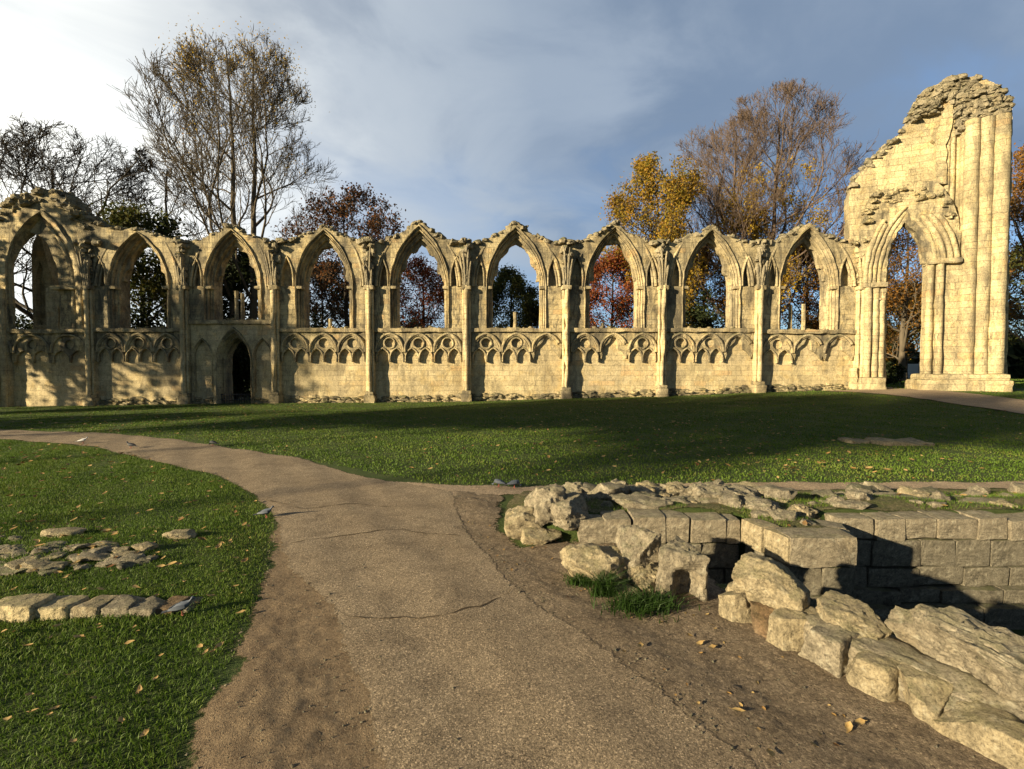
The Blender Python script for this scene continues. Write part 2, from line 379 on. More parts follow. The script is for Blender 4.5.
def ground_mat(name, cols, scs, bumpd=0.02, peb=0.0, pebsc=120.0, rough=0.95, fade=False):
    m, nt, b = new_mat(name); o = N(nt, 'ShaderNodeTexCoord').outputs['Object']
    n1 = noise_n(nt, o, scs[0], 5, 0.6, 0.4); n2 = noise_n(nt, o, scs[1], 6, 0.65); n3 = noise_n(nt, o, scs[2], 5, 0.7)
    c = mixc(nt, ramp(nt, n1, [(0.35, 0.0), (0.65, 1.0)]), cols[0], cols[1])
    c = mixc(nt, ramp(nt, n2, [(0.45, 0.0), (0.7, 0.8)]), c, cols[2])
    c = mixc(nt, 0.85, c, ramp(nt, n3, [(0.25, 0.62), (0.5, 1.0), (0.75, 1.3)]), 'MULTIPLY')
    h = mth(nt, 'ADD', n3, mth(nt, 'MULTIPLY', n2, 1.5))
    if peb:
        vo = N(nt, 'ShaderNodeTexVoronoi', {'Vector': o, 'Scale': pebsc, 'Randomness': 1.0})
        sc = N(nt, 'ShaderNodeSeparateColor', {0: vo.outputs['Color']})
        tone = ramp(nt, sc.outputs[0], [(0.0, 0.42), (0.55, 0.95), (0.86, 1.25), (1.0, 2.3)])
        c = mixc(nt, peb, c, tone, 'MULTIPLY')
        c = mixc(nt, ramp(nt, sc.outputs[1], [(0.8, 0.0), (0.95, 0.35)]), c, (0.34, 0.27, 0.17))
        vo2 = N(nt, 'ShaderNodeTexVoronoi', {'Vector': o, 'Scale': pebsc * 2.1, 'Randomness': 1.0})
        sc2 = N(nt, 'ShaderNodeSeparateColor', {0: vo2.outputs['Color']})
        c = mixc(nt, peb * 0.8, c, ramp(nt, sc2.outputs[2], [(0.0, 0.6), (0.7, 1.0), (1.0, 1.7)]), 'MULTIPLY')
        pk = ramp(nt, sc.outputs[2], [(0.55, 0.0), (1.0, 1.0)])
        h = mth(nt, 'ADD', h, mth(nt, 'MULTIPLY', mth(nt, 'MULTIPLY', mth(nt, 'SUBTRACT', 0.55, vo.outputs['Distance']), pk), 1.0))
        h = mth(nt, 'ADD', h, mth(nt, 'MULTIPLY', noise_n(nt, o, 150.0, 4, 0.7), 1.0))
    nt.links.new(c, b.inputs['Base Color']); b.inputs['Roughness'].default_value = rough
    bp = N(nt, 'ShaderNodeBump', {'Height': h, 'Strength': 0.8, 'Distance': bumpd}); nt.links.new(bp.outputs[0], b.inputs['Normal'])
    if fade:   # the sheet thins out to loose grit along its edge
        at = N(nt, 'ShaderNodeAttribute', attribute_name='edge').outputs['Fac']
        e = mth(nt, 'ADD', mth(nt, 'MULTIPLY', at, 1.6), mth(nt, 'MULTIPLY', noise_n(nt, o, 16.0, 6, 0.75), 1.4))
        al = ramp(nt, mth(nt, 'SUBTRACT', e, 0.5), [(0.40, 0.0), (0.56, 1.0)])
        ms = N(nt, 'ShaderNodeMixShader', {0: al, 1: N(nt, 'ShaderNodeBsdfTransparent').outputs[0], 2: b.outputs[0]})
        out = [n for n in nt.nodes if n.type == 'OUTPUT_MATERIAL'][0]; nt.links.new(ms.outputs[0], out.inputs[0])
    return m, nt, b, c, o
M_turf, *_ = ground_mat('turf_soil', [(0.036, 0.058, 0.014), (0.05, 0.072, 0.017), (0.062, 0.07, 0.022)], (0.25, 3.0, 40.0), 0.03)
M_path, *_ = ground_mat('gravel_tarmac', [(0.208, 0.158, 0.103), (0.262, 0.204, 0.136), (0.142, 0.107, 0.071)], (0.7, 3.5, 45.0), 0.010, 0.75, 120.0, fade=True)
M_path2, *_ = ground_mat('compacted_path_gravel', [(0.30, 0.225, 0.15), (0.34, 0.26, 0.175), (0.24, 0.18, 0.115)], (0.5, 2.5, 30.0), 0.012, 0.5, 70.0, fade=True)
M_dirt, *_ = ground_mat('bare_trodden_earth', [(0.185, 0.130, 0.078), (0.235, 0.172, 0.106), (0.11, 0.076, 0.047)], (1.3, 5.0, 32.0), 0.02, 0.22, 110.0, fade=True)
M_dirtr, *_ = ground_mat('dark_bare_earth', [(0.18, 0.136, 0.09), (0.235, 0.182, 0.124), (0.115, 0.086, 0.058)], (2.2, 9.0, 32.0), 0.04, 0.5, 75.0, fade=True)

def leaf_mat(name, cols, trans=0.35, rough=0.7, nsc=0.35):
    m, nt, b = new_mat(name)
    g = N(nt, 'ShaderNodeNewGeometry'); o = N(nt, 'ShaderNodeTexCoord').outputs['Object']
    r = g.outputs['Random Per Island']
    mixv = mth(nt, 'ADD', mth(nt, 'MULTIPLY', r, 0.6), mth(nt, 'MULTIPLY', ramp(nt, noise_n(nt, o, nsc, 2), [(0.3, 0.0), (0.7, 1.0)]), 0.4))
    k = len(cols)
    c = ramp(nt, mixv, [(0.12 + 0.76 * i / (k - 1), cc) for i, cc in enumerate(cols)])
    nt.links.new(c, b.inputs['Base Color']); b.inputs['Roughness'].default_value = rough
    if trans:
        t = N(nt, 'ShaderNodeBsdfTranslucent', {'Color': c}); ms = N(nt, 'ShaderNodeMixShader', {0: trans, 1: b.outputs[0], 2: t.outputs[0]})
        out = [n for n in nt.nodes if n.type == 'OUTPUT_MATERIAL'][0]; nt.links.new(ms.outputs[0], out.inputs[0])
    return m
M_grass = leaf_mat('grass_blades', [(0.048, 0.088, 0.011), (0.075, 0.135, 0.015), (0.11, 0.175, 0.022), (0.17, 0.18, 0.045)], 0.3, 0.6, 0.5)
M_longgrass = leaf_mat('lush_grass_blades', [(0.015, 0.036, 0.006), (0.028, 0.06, 0.010), (0.045, 0.085, 0.016)], 0.35, 0.5)
M_lyel = leaf_mat('yellow_leaf', [(0.40, 0.26, 0.03), (0.52, 0.35, 0.04), (0.32, 0.22, 0.03), (0.42, 0.22, 0.03)], 0.5)
M_lgold = leaf_mat('golden_green_leaf', [(0.10, 0.10, 0.015), (0.24, 0.17, 0.02), (0.34, 0.21, 0.025), (0.27, 0.13, 0.02)], 0.35, 0.7, 0.6)
M_lred = leaf_mat('red_leaf', [(0.16, 0.035, 0.015), (0.26, 0.06, 0.02), (0.22, 0.085, 0.025), (0.10, 0.04, 0.02)])
M_lbrown = leaf_mat('russet_leaf', [(0.15, 0.06, 0.025), (0.22, 0.09, 0.03), (0.19, 0.10, 0.04), (0.10, 0.05, 0.03)])
M_lorange = leaf_mat('orange_brown_leaf', [(0.20, 0.09, 0.02), (0.28, 0.13, 0.025), (0.16, 0.09, 0.02), (0.12, 0.06, 0.02)])
M_lgreen = leaf_mat('dull_green_leaf', [(0.030, 0.045, 0.012), (0.05, 0.065, 0.016), (0.085, 0.085, 0.02), (0.12, 0.10, 0.02)])
M_ldark = leaf_mat('dark_green_leaf', [(0.014, 0.022, 0.008), (0.024, 0.034, 0.011), (0.04, 0.048, 0.014)], 0.2)
M_fallen = leaf_mat('fallen_leaf_litter', [(0.12, 0.055, 0.02), (0.30, 0.18, 0.06), (0.38, 0.27, 0.11), (0.20, 0.10, 0.04)], 0.1, 0.7, 3.0)
def bark_mat(name, a, b_):
    m, nt, b = new_mat(name); o = N(nt, 'ShaderNodeTexCoord').outputs['Object']
    mp = N(nt, 'ShaderNodeMapping', {'Vector': o, 'Scale': (1, 1, 0.25)})
    n = noise_n(nt, mp.outputs[0], 6.0, 6, 0.65); nt.links.new(mixc(nt, ramp(nt, n, [(0.3, 0.0), (0.7, 1.0)]), a, b_), b.inputs['Base Color'])
    bp = N(nt, 'ShaderNodeBump', {'Height': n, 'Strength': 0.8, 'Distance': 0.04}); nt.links.new(bp.outputs[0], b.inputs['Normal'])
    return m
M_bark = bark_mat('grey_bark', (0.075, 0.06, 0.042), (0.14, 0.115, 0.08))
M_barkd = bark_mat('dark_bark', (0.035, 0.03, 0.024), (0.065, 0.055, 0.042))
M_barkp = bark_mat('purple_brown_bark', (0.095, 0.065, 0.048), (0.145, 0.105, 0.078))
def plain(name, c, rough=0.8, spec=0.2, vary=0.25, sc=8.0):
    m, nt, b = new_mat(name); o = N(nt, 'ShaderNodeTexCoord').outputs['Object']
    n = noise_n(nt, o, sc, 4); nt.links.new(mixc(nt, n, tuple(x * (1 - vary) for x in c), tuple(x * (1 + vary) for x in c)), b.inputs['Base Color'])
    b.inputs['Roughness'].default_value = rough; b.inputs['Specular IOR Level'].default_value = spec
    return m
M_iron = plain('black_iron', (0.02, 0.02, 0.02), 0.5)
M_white = plain('white_paint', (0.7, 0.7, 0.68), 0.6)
M_render = plain('grey_rendered_wall', (0.52, 0.54, 0.56), 0.85, 0.2, 0.08, 1.0)
M_pigeon = plain('slate_grey_feathers', (0.085, 0.10, 0.125), 0.6, 0.3, 0.45, 22.0)
M_pale_p = plain('pale_feathers', (0.55, 0.55, 0.54), 0.6, 0.3, 0.15, 30.0)
M_leg = plain('pink_bird_leg', (0.35, 0.10, 0.08), 0.6)
M_tail = plain('dark_feathers', (0.035, 0.038, 0.045), 0.6, 0.3, 0.3, 20.0)

# ------------------------------------------------------------------ terrain
YW = 28.7
PXM = YW / F
_bx = np.array([-40, 0, 190, 277, 371, 467, 566, 661, 757, 858, 1024, 1300]); _by = np.array([408, 407, 404, 403, 402.5, 401.5, 398.5, 396.5, 392.5, 389.5, 388, 388])
def zwall(X): return 1.9 - (np.interp(X / PXM + 512, _bx, _by) - 370) * PXM
PIT = [(1.30, 5.2), (2.58, 5.2), (2.66, 4.56), (3.22, 4.56), (3.46, 5.22), (9.5, 5.22), (9.5, 0.4), (3.75, 0.4), (2.52, 2.72), (2.1, 3.6), (1.95, 4.1), (1.75, 4.45), (1.45, 4.72)]
def pit_in(X, Y):
    P = np.stack([np.ravel(X), np.ravel(Y)], 1); return in_poly(P, PIT).reshape(np.shape(X))
def zbank(X, Y):
    return 0.30 * sm(X, -0.05, 0.7) * sm(Y, 5.06, 5.30) * (1 - 0.9 * sm(Y, 5.5, 7.15)) * (1 - sm(Y, 7.1, 7.5)) * (1 - sm(X, 9, 11))
def zcorner(X, Y):
    return 0.27 * sm(X, 2.60, 2.74) * (1 - sm(X, 3.26, 3.42)) * sm(Y, 4.60, 4.72) * (1 - sm(Y, 5.4, 5.9))
def zt(X, Y, pit=True):
    X = np.asarray(X, float); Y = np.asarray(Y, float)
    z = zwall(X) * sm(Y, 11, 27.5)
    z = z + 0.05 * np.sin(X * 0.35 + 1.1) * np.sin(Y * 0.28) * sm(Y, 6, 12) * (1 - sm(Y, 24, 27))
    z = z + 0.012 * np.sin(X * 2.9 + 0.4) * np.cos(Y * 2.3) + 0.006 * np.sin(X * 7.1 + Y * 4.7)
    z = z + np.maximum(zbank(X, Y), zcorner(X, Y)) + 0.03 * np.sin(X * 3.7) * np.sin(Y * 5.1) * (zbank(X, Y) > 0.05)
    # the left lawn swells a little around its rubble
    z = z + 0.10 * np.exp(-(((X + 4.4) / 1.6) ** 2 + ((Y - 4.75) / 0.55) ** 2))
    if pit: z = np.where(pit_in(X, Y), -0.85, z)
    return z
def zt1(x, y, pit=True): return float(zt(np.array([x]), np.array([y]), pit)[0])
def ground_pt(px, py):
    z = 0.0
    for _ in range(12):
        p = at_z(px, py, z); z = zt1(p.x, p.y, False)
    return at_z(px, py, z)
xs = np.unique(np.concatenate([[-900, -500, -300, -180, -120, -80, -60], np.arange(-50, -8, 1.2), np.arange(-8, 9.6, 0.11), np.arange(9.6, 45, 1.2), [50, 60, 80, 120, 180, 300, 500, 900]]))
ys = np.unique(np.concatenate([[-300, -120, -60, -40, -25], np.arange(-20, 0.5, 2.0), np.arange(0.5, 8.6, 0.09), np.arange(8.6, 35, 0.6), np.arange(35, 70, 5), [80, 100, 150, 250, 450, 900]]))
GX, GY = np.meshgrid(xs, ys); GZ = zt(GX, GY)
V = np.stack([GX.ravel(), GY.ravel(), GZ.ravel()], 1); nx = len(xs)
I, J = np.meshgrid(np.arange(len(ys) - 1), np.arange(nx - 1), indexing='ij'); a = (I * nx + J).ravel()
M_ground = M_turf
ground = np_mesh('ground', V, np.stack([a, a + 1, a + nx + 1, a + nx], 1), M_ground, smooth=180)
tag(ground, kind='structure')

def gpoly(pts): return [tuple(ground_pt(*p)[:2]) for p in pts]
def roughen(poly, step, amp, seed):
    q = resample(poly, step); return [(x + amp * fr((x, y, 0), 2.3, seed), y + amp * fr((x, y, 5), 2.3, seed + 4)) for x, y in q]
P_MAIN = gpoly([(386, 790), (381, 769), (365, 720), (347, 672), (336, 637), (331, 611), (310, 592), (285, 570), (277, 545), (272, 520), (254, 497), (218, 477), (159, 463), (91, 447), (0, 440), (-120, 435),
                (-120, 426), (0, 430), (113, 433.6), (190, 442), (254, 451), (300, 457.5), (368, 478), (428, 487), (454, 492), (462, 517), (473, 538), (505, 575), (539, 605), (582, 632), (625, 662), (659, 686), (765, 769), (800, 800)])
P_DL = gpoly([(500, 830), (470, 769), (440, 690), (400, 620), (360, 560), (310, 520), (270, 512), (272, 535), (266, 558), (252, 611), (228, 650), (212, 690), (190, 720), (177, 769), (150, 830)])
P_DR = gpoly([(690, 800), (590, 695), (480, 605), (435, 550), (415, 510), (400, 482), (505, 497), (498, 530), (520, 546), (575, 543), (650, 545), (735, 590), (790, 615), (860, 655), (950, 700), (1040, 760), (1150, 840)])
P_SIDE = gpoly([(380, 480), (440, 484), (520, 486.5), (620, 485), (760, 482.5), (900, 481.5), (1040, 480), (1150, 479), (1150, 489), (1000, 489.5), (800, 491), (650, 492), (540, 494), (440, 500)])
P_FAR = [(19.2, 9), (19.5, 18), (19.4, 23.5), (18.6, 28.0), (20.6, 28.45), (22.5, 33), (24.8, 33), (24.1, 27), (23.5, 21.6), (23.4, 9)]
def edge_dist(P, poly):
    A = np.array(poly); B = np.roll(A, -1, 0); out = np.full(len(P), 1e9)
    for a, b in zip(A, B):
        d = b - a; L = max(1e-9, (d * d).sum()); t = np.clip(((P - a) @ d) / L, 0, 1); out = np.minimum(out, np.hypot(*(P - a - t[:, None] * d).T))
    return out
def sheet(name, poly, off, step, mat, amp=0.0, asc=8.0, seed=0.0, rough=0.06, fadew=0.3):
    poly = roughen(poly, max(step, 0.08), rough, seed + 50)
    P, T = tri2d(poly, [], step)
    z = zt(P[:, 0], P[:, 1], False) + off
    dst = edge_dist(P, poly)
    if amp:
        am = np.where(in_poly(P, P_MAIN), 0.0, np.clip(edge_dist(P, P_MAIN) / 0.2, 0, 1)) if poly is not None and name != 'main_path' else 1.0
        z = z + np.array([0.5 + 0.5 * fr((x, y, 0), asc, seed) + 0.25 * nz((x, y, 3), asc * 2.7, seed) for x, y in P]) * amp * am * np.clip(dst / 0.2, 0, 1)
    o = np_mesh(name, np.stack([P[:, 0], P[:, 1], z], 1), T, mat, smooth=180); tag(o, kind='structure')
    at = o.data.attributes.new('edge', 'FLOAT', 'POINT'); at.data.foreach_set('value', np.clip(dst / fadew, 0, 1).astype(np.float32)); return o
sheet('bare_earth_verge', P_DL, 0.009, 0.03, M_dirt, 0.017, 11.0, 3, 0.10)
sheet('bare_earth_bank', P_DR, 0.010, 0.035, M_dirtr, 0.017, 11.0, 8, 0.08)
sheet('side_path', P_SIDE, 0.011, 0.09, M_path2, 0.006, 4.0, 2, 0.05)
sheet('main_path', P_MAIN, 0.0135, 0.10, M_path, 0.010, 3.0, 5, 0.035, 0.22)
M_bank, *_ = ground_mat('mossy_rubble_earth', [(0.075, 0.085, 0.024), (0.15, 0.12, 0.07), (0.065, 0.088, 0.02)], (1.8, 6.0, 30.0), 0.04, 0.4, 60.0, fade=True)
sheet('mossy_bank_earth', [(0.1, 5.3), (2.6, 5.25), (2.76, 4.72), (3.22, 4.72), (3.5, 5.28), (9.8, 5.28), (10.5, 7.45), (0.0, 7.4), (-0.1, 6.2)], 0.004, 0.05, M_bank, 0.022, 7.0, 12, 0.05, 0.15)
def seam(pts, w, seed):
    q = [ground_pt(*p) for p in pts]; line = resample([(a.x, a.y) for a in q], 0.03, False); L = []; Rr = []
    for i, (x, y) in enumerate(line):
        x2, y2 = line[min(i + 1, len(line) - 1)]; x1, y1 = line[max(i - 1, 0)]; d = math.hypot(x2 - x1, y2 - y1); n = (-(y2 - y1) / d, (x2 - x1) / d)
        o = 0.05 * fr((x, y, 0), 2.5, seed) + 0.012 * nz((x, y, 0), 22, seed); ww = w * max(0.15, 0.6 + 0.9 * nz((x, y, 7), 7, seed)) * min(1, i / 6, (len(line) - 1 - i) / 6)
        for lst, k in ((L, ww / 2), (Rr, -ww / 2)):
            X_, Y_ = x + n[0] * (o + k), y + n[1] * (o + k); lst.append((X_, Y_, zt1(X_, Y_, False) + 0.0135 + 0.0105))
    m = len(L); mb = MB(); mb.add(L + Rr, [(i, i + 1, m + i + 1, m + i) for i in range(m - 1)]); o = mb.build('path_crack', M_crack, None, None, 180); tag(o, kind='structure')
M_crack = plain('crack_soil', (0.075, 0.055, 0.035), 0.95, 0.1, 0.4, 40.0)
seam([(345, 619), (365, 622), (400, 620), (445, 617), (480, 609), (505, 597), (515, 588)], 0.016, 3)
seam([(285, 546), (320, 540), (347, 536), (402, 532), (441, 536), (467, 538)], 0.022, 5)
seam([(262, 500), (300, 510), (350, 505), (400, 508)], 0.018, 8)
sheet('far_path', P_FAR, 0.035, 0.5, M_path2, 0.0, 1.0, 5, 0.1)

# ------------------------------------------------------------------ abbey nave wall
def wx(px): return (px - 512) * PXM
def wz(py): return 1.9 + (370 - py) * PXM
wall = empty('abbey_wall', (0, YW, 0))
tag(wall, 'long roofless medieval nave wall of yellow limestone with nine pointed window arches above blind arcading', 'ruined wall')

def side_arc(xe, xa, zs, za, n):
    a = abs(xa - xe); h = za - zs; Rr = (a * a + h * h) / (2 * a); s = 1 if xa > xe else -1
    c = xe + s * Rr; out = []
    th1 = math.acos(max(-1, min(1, (abs(c - xa)) / Rr)))
    if abs(c - xe) < a: th1 = math.pi - th1
    for i in range(n + 1):
        t = th1 * i / n; out.append((c - s * Rr * math.cos(t), zs + Rr * math.sin(t)))
    return out
def arch_path(xl, xr, xa, z0, zs, za, nj=5, n=14, zsr=None):
    L = [(xl, z0 + (zs - z0) * i / nj) for i in range(nj)] + side_arc(xl, xa, zs, za, n)
    zr = zs if zsr is None else zsr
    Rr = [(xr, z0 + (zr - z0) * i / nj) for i in range(nj)] + side_arc(xr, xa, zr, za, n)
    return L + Rr[::-1][1:]
def sweep(mb, outer, inner, prof, amp=0.02, seed=0.0, fn=None):
    amp = amp * 1.7
    n = len(outer); rows = []
    for k, (t, d) in enumerate(prof):
        row = []
        for i in range(n):
            x = outer[i][0] * (1 - t) + inner[i][0] * t; z = outer[i][1] * (1 - t) + inner[i][1] * t
            p = (x + amp * fr((x, d, z), 2.5, seed), d + amp * fr((x, d, z), 2.5, seed + 3), z + amp * 0.7 * fr((x, d, z), 2.5, seed + 6))
            row.append(fn(p) if fn else p)
        rows.append(row)
    vs = [p for r in rows for p in r]
    fs = [(k * n + i, k * n + i + 1, (k + 1) * n + i + 1, (k + 1) * n + i) for k in range(len(rows) - 1) for i in range(n - 1)]
    mb.add(vs, fs)
PROF = [(0.0, 0.30), (0.0, -0.05), (0.06, -0.10), (0.14, -0.09), (0.18, -0.01), (0.20, 0.07), (0.27, 0.10), (0.33, 0.04), (0.41, 0.05), (0.45, 0.16), (0.47, 0.27), (0.54, 0.29), (0.60, 0.22), (0.68, 0.24), (0.72, 0.36),
        (0.75, 0.48), (0.81, 0.49), (0.87, 0.42), (0.95, 0.46), (1.0, 0.58), (1.0, 1.0)]
def capring(mb, x0, x1, d0, d1, z, h=0.22, seed=0, fn=None):
    box(mb, x0, x1, d0, d1, z - h, z, 0.12, 0.02, seed, 0.05, fn)

BX = [8, 93, 187, 277, 371, 467, 566, 661, 757, 858]
#  window centre, outer half, inner half, outer apex y, inner apex y, sill y, arcade broken flags, mullion stubs (px, top y)
BAYS = {
 2: dict(c=141, ho=31, hi=22, ya=231, yi=245, ys=328.5, br='   ', st=[]),
 3: dict(c=234.5, ho=29, hi=20, ya=228, yi=247, ys=320.5, br='', st=[(232, 290), (238, 292)]),
 4: dict(c=325.5, ho=29, hi=21, ya=228, yi=247, ys=328.5, br='rrr', st=[(327, 318)]),
 5: dict(c=420, ho=29.5, hi=22, ya=224, yi=246, ys=328.5, br='   ', st=[]),
 6: dict(c=516, ho=30, hi=22.5, ya=225.5, yi=245, ys=328.5, br='  h', st=[(515, 311)]),
 7: dict(c=614, ho=30, hi=22, ya=226, yi=242, ys=328.5, br='rh ', st=[(604, 322)]),
 8: dict(c=710, ho=29, hi=21.5, ya=229, yi=244, ys=328.5, br=' rh', st=[]),
 9: dict(c=806.5, ho=29.5, hi=22, ya=226, yi=244, ys=330, br='rhh', st=[(795, 304), (808.5, 303)]),
}
ZS = wz(287)          # springing line
def lancet(cx, hw, z0, zs, za, n=8):
    L = [(cx - hw, z0)] + side_arc(cx - hw, cx, zs, za, n); Rr = [(cx + hw, z0)] + side_arc(cx + hw, cx, zs, za, n)
    return L + Rr[::-1][1:]
def cap_rubble(mb, x0, x1, topfn, seed, n, dmax=1.1, smin=0.16, smax=0.42, fn=None):
    rg = random.Random(seed)
    for i in range(n):
        x = rg.uniform(x0, x1); d = rg.uniform(0.0, dmax); s = rg.uniform(smin, smax)
        rubble(mb, (x, d, topfn(x) - s * 0.33), s * rg.uniform(0.9, 1.6), s * rg.uniform(0.9, 1.4), s * rg.uniform(0.5, 0.85), rg.uniform(0, 6.3), rg.randrange(10), rg.uniform(-0.2, 0.2), fn)
def top_profile(c, ya, xl, xr):
    """(px,y) outline along the top of one bay"""
    return [(xl, 243.5), (xl + 10, 243), (c - 31, 242), (c - 21, 236), (c - 11, ya + 6), (c - 3, ya - 1), (c + 2, ya - 1.5), (c + 11, ya + 7), (c + 21, 238), (c + 31, 242), (xr - 10, 244), (xr, 243.5)]

for b, B in BAYS.items():
    xl, xr = BX[b - 1], BX[b]; X0, X1 = wx(xl), wx(xr); c = wx(B['c']); sd = b * 13.0
    zb = float(min(zwall(X0), zwall(X1))) - 0.35; zsill = wz(B['ys'])
    prof = top_profile(B['c'], B['ya'], xl, xr)
    if b == 2: prof = [(93, 221), (104, 226), (118, 229), (130, 231), (140, 230), (150, 233), (160, 236), (172, 240), (187, 243)]
    top = [(wx(p), wz(y) + 0.10 * fr((p * 0.1, 0, 0), 1.7, sd)) for p, y in resample(prof, 4.0, False)]
    topf = lambda x, T=top: float(np.interp(x, [t[0] for t in T], [t[1] for t in T]))
    ho, hi = B['ho'] * PXM, B['hi'] * PXM
    za, zi = wz(B['ya']), wz(B['yi'])
    outer = arch_path(c - ho, c + ho, c, zsill, ZS, za - 0.12); hi += 1.5 * PXM; inner = arch_path(c - hi, c + hi, c, zsill, ZS, zi + 0.42)
    midp = [(o[0] * 0.06 + i[0] * 0.94, o[1] * 0.06 + i[1] * 0.94) for o, i in zip(outer, inner)]
    # blind lancets either side
    lw = 0.34; lc = []
    for s in (-1, 1):
        lx = c + s * (ho + 0.13 + lw)
        if X0 + 0.2 < lx - lw and lx + lw < X1 - 0.2: lc.append(lx)
    holes = [lancet(lx, lw, ZS + 0.02, ZS + 0.5, ZS + 1.75) for lx in lc]
    # upper wall: front skin pierced by the window and the lancets, core behind
    mb = MB(); panel(mb, [(X0, zsill)] + [(X1, zsill)] + top[::-1], [outer[:-1] + [outer[-1]]] + holes, 0.0, 0.30, 0.2, 0.035, sd, edge=0.02)
    core = [(X0, zsill)] + [(X1, zsill)] + [(x, z - 0.06 - 0.15 * abs(nz((x, 0, z), 1.3, sd))) for x, z in top[::-1]]
    panel(mb, core, [midp], 0.304, 1.15, 0.3, 0.03, sd + 2, edge=0.03)
    bay = mb.build('bay_wall', M_upper, wall)
    # window arch mouldings
    mb = MB(); sweep(mb, outer, inner, PROF, 0.022, sd + 1)
    mo = mb.build('window_arch', M_mould, wall, smooth=60)
    mb = MB()
    for s in (-1, 1):
        e0, e1 = c + s * (ho + 0.02), c + s * (hi - 0.03)
        capring(mb, min(e0, e1), max(e0, e1), -0.06, 0.62, ZS + 0.04, 0.2, sd + s)
    mb.build('capital', M_mould, mo)
    # remains of the tracery cling inside the arch head
    rg = random.Random(b)
    fine = arch_path(c - hi, c + hi, c, zsill, ZS, zi + 0.42, 5, 34); nin = len(fine); seg = fine[9:nin - 9]; jag = []; wts = [rg.uniform(0.15, 1.0) for _ in range(20)]
    for i, p in enumerate(seg):
        t = i / (len(seg) - 1); bite = 0.05 + 0.30 * abs(math.sin(i * 0.24 + b)) ** 3 * wts[int((i * 0.24 + b) / math.pi) % 20] + 0.05 * rg.random() + 0.16 * math.exp(-((t - 0.5) / 0.07) ** 2)
        if i in (0, len(seg) - 1): bite = 0.02
        dx, dz = c - p[0], (ZS - 0.3) - p[1]; L = math.hypot(dx, dz); jag.append((p[0] + dx / L * bite, p[1] + dz / L * bite))
    mb = MB(); panel(mb, [(p[0] * 1.002 - c * 0.002, p[1] + 0.01) for p in seg] + jag[::-1], [], 0.52, 0.80, 0.14, 0.03, sd + 4, edge=0.03)
    mb.build('tracery_remnant', M_mould, mo)
    # vault ribs springing from the capitals, broken off
    mb = MB()
    for s in ((-1, 1) if b not in (4, 7) else (1,)):
        xc = (X0 + 0.38) if s < 0 else (X1 - 0.38)
        tgt = c + s * 1.25
        pts = [(xx, -0.06 + 0.02 * i, z) for i, (xx, z) in enumerate(side_arc(xc, tgt, ZS, wz(235), 9))]
        tube(mb, pts, 0.10, 8, True, 0.03, sd)
        tube(mb, [(p[0] - s * 0.17, p[1] + 0.06, p[2] - 0.02) for p in pts[:-2]], 0.065, 6, True, 0.02, sd)
    mb.build('vault_rib', M_mould, wall, smooth=60)
    # lancet rims
    if lc:
        mb = MB()
        for lx in lc:
            tube(mb, [(x, -0.02, z) for x, z in lancet(lx, lw + 0.03, ZS + 0.02, ZS + 0.5, ZS + 1.80)], 0.06, 6, True, 0.02, sd)
        mb.build('blind_lancet', M_mould, wall, smooth=60)
    # sill ledge
    mb = MB(); box(mb, X0 + 0.2, X1 - 0.2, -0.16, 1.2, zsill - 0.24, zsill + 0.02, 0.16, 0.05, sd, 0.05)
    cap_rubble(mb, c - hi, c + hi, lambda x: zsill + 0.06, sd, 9, 0.9, 0.1, 0.22)
    mb.build('sill_ledge', M_mould, wall)
    for sx, sy in B['st']:
        mb = MB(); tube(mb, [(wx(sx), 0.62, zsill - 0.05), (wx(sx) + 0.01, 0.62, zsill + (wz(sy) - zsill) * 0.5), (wx(sx), 0.62, wz(sy))], [0.13, 0.11, 0.12], 6, True, 0.02, sd)
        mb.build('mullion_stub', M_mould, wall)
    # dado wall with blind arcading
    zc = zsill - 0.22
    dh = []
    if b == 3:
        dh = [arch_path(wx(219), wx(250), wx(234.5), zb + 0.1, wz(362), wz(330), 4, 10)]
        dh[0] = [dh[0][0]] + dh[0][1:]
    mb = MB(); panel(mb, [(X0, zb), (X1, zb), (X1, zc), (X0, zc)] if b != 3 else
                     [(X0, zb), (wx(219), zb)] + arch_path(wx(219), wx(250), wx(234.5), zb + 0.02, wz(362), wz(330), 4, 10) + [(wx(250), zb), (X1, zb), (X1, zc), (X0, zc)], [], 0.16, 1.15, 0.22, 0.03, sd + 6)
    mb.build('dado_wall', M_wall, wall)
    mb = MB(); tubes = MB()
    A0, A1 = X0 + 0.28, X1 - 0.28
    if b == 3:
        units = [(wx(193), wx(213)), (wx(253), wx(273))]
        for u0, u1 in units:
            uc = (u0 + u1) / 2; p = arch_path(u0, u1, uc, wz(392), wz(357), wz(338), 3, 9)
            q = arch_path(u0 + 0.12, u1 - 0.12, uc, wz(392), wz(357), wz(338) - 0.16, 3, 9)
            sweep(tubes, p, q, [(0, 0.16), (0, -0.03), (0.4, -0.06), (0.7, 0.0), (1, 0.05), (1, 0.2)], 0.015, sd)
        panel(mb, [(A0, zb), (wx(193), zb)] + arch_path(wx(193), wx(213), wx(203), wz(392), wz(357), wz(338), 3, 9) + [(wx(213), zb), (wx(213) + 0.02, zb)] +
              [(wx(216), zb)] + arch_path(wx(216), wx(253) - 0.1, wx(234.5), zb + 0.02, wz(362), wz(327), 4, 10) + [(wx(253) - 0.1, zb), (wx(253) - 0.01, zb)] +
              arch_path(wx(253), wx(273), wx(263), wz(392), wz(357), wz(338), 3, 9) + [(wx(273), zb), (A1, zb), (A1, zc), (A0, zc)], [], 0.0, 0.156, 0.2, 0.03, sd + 7)
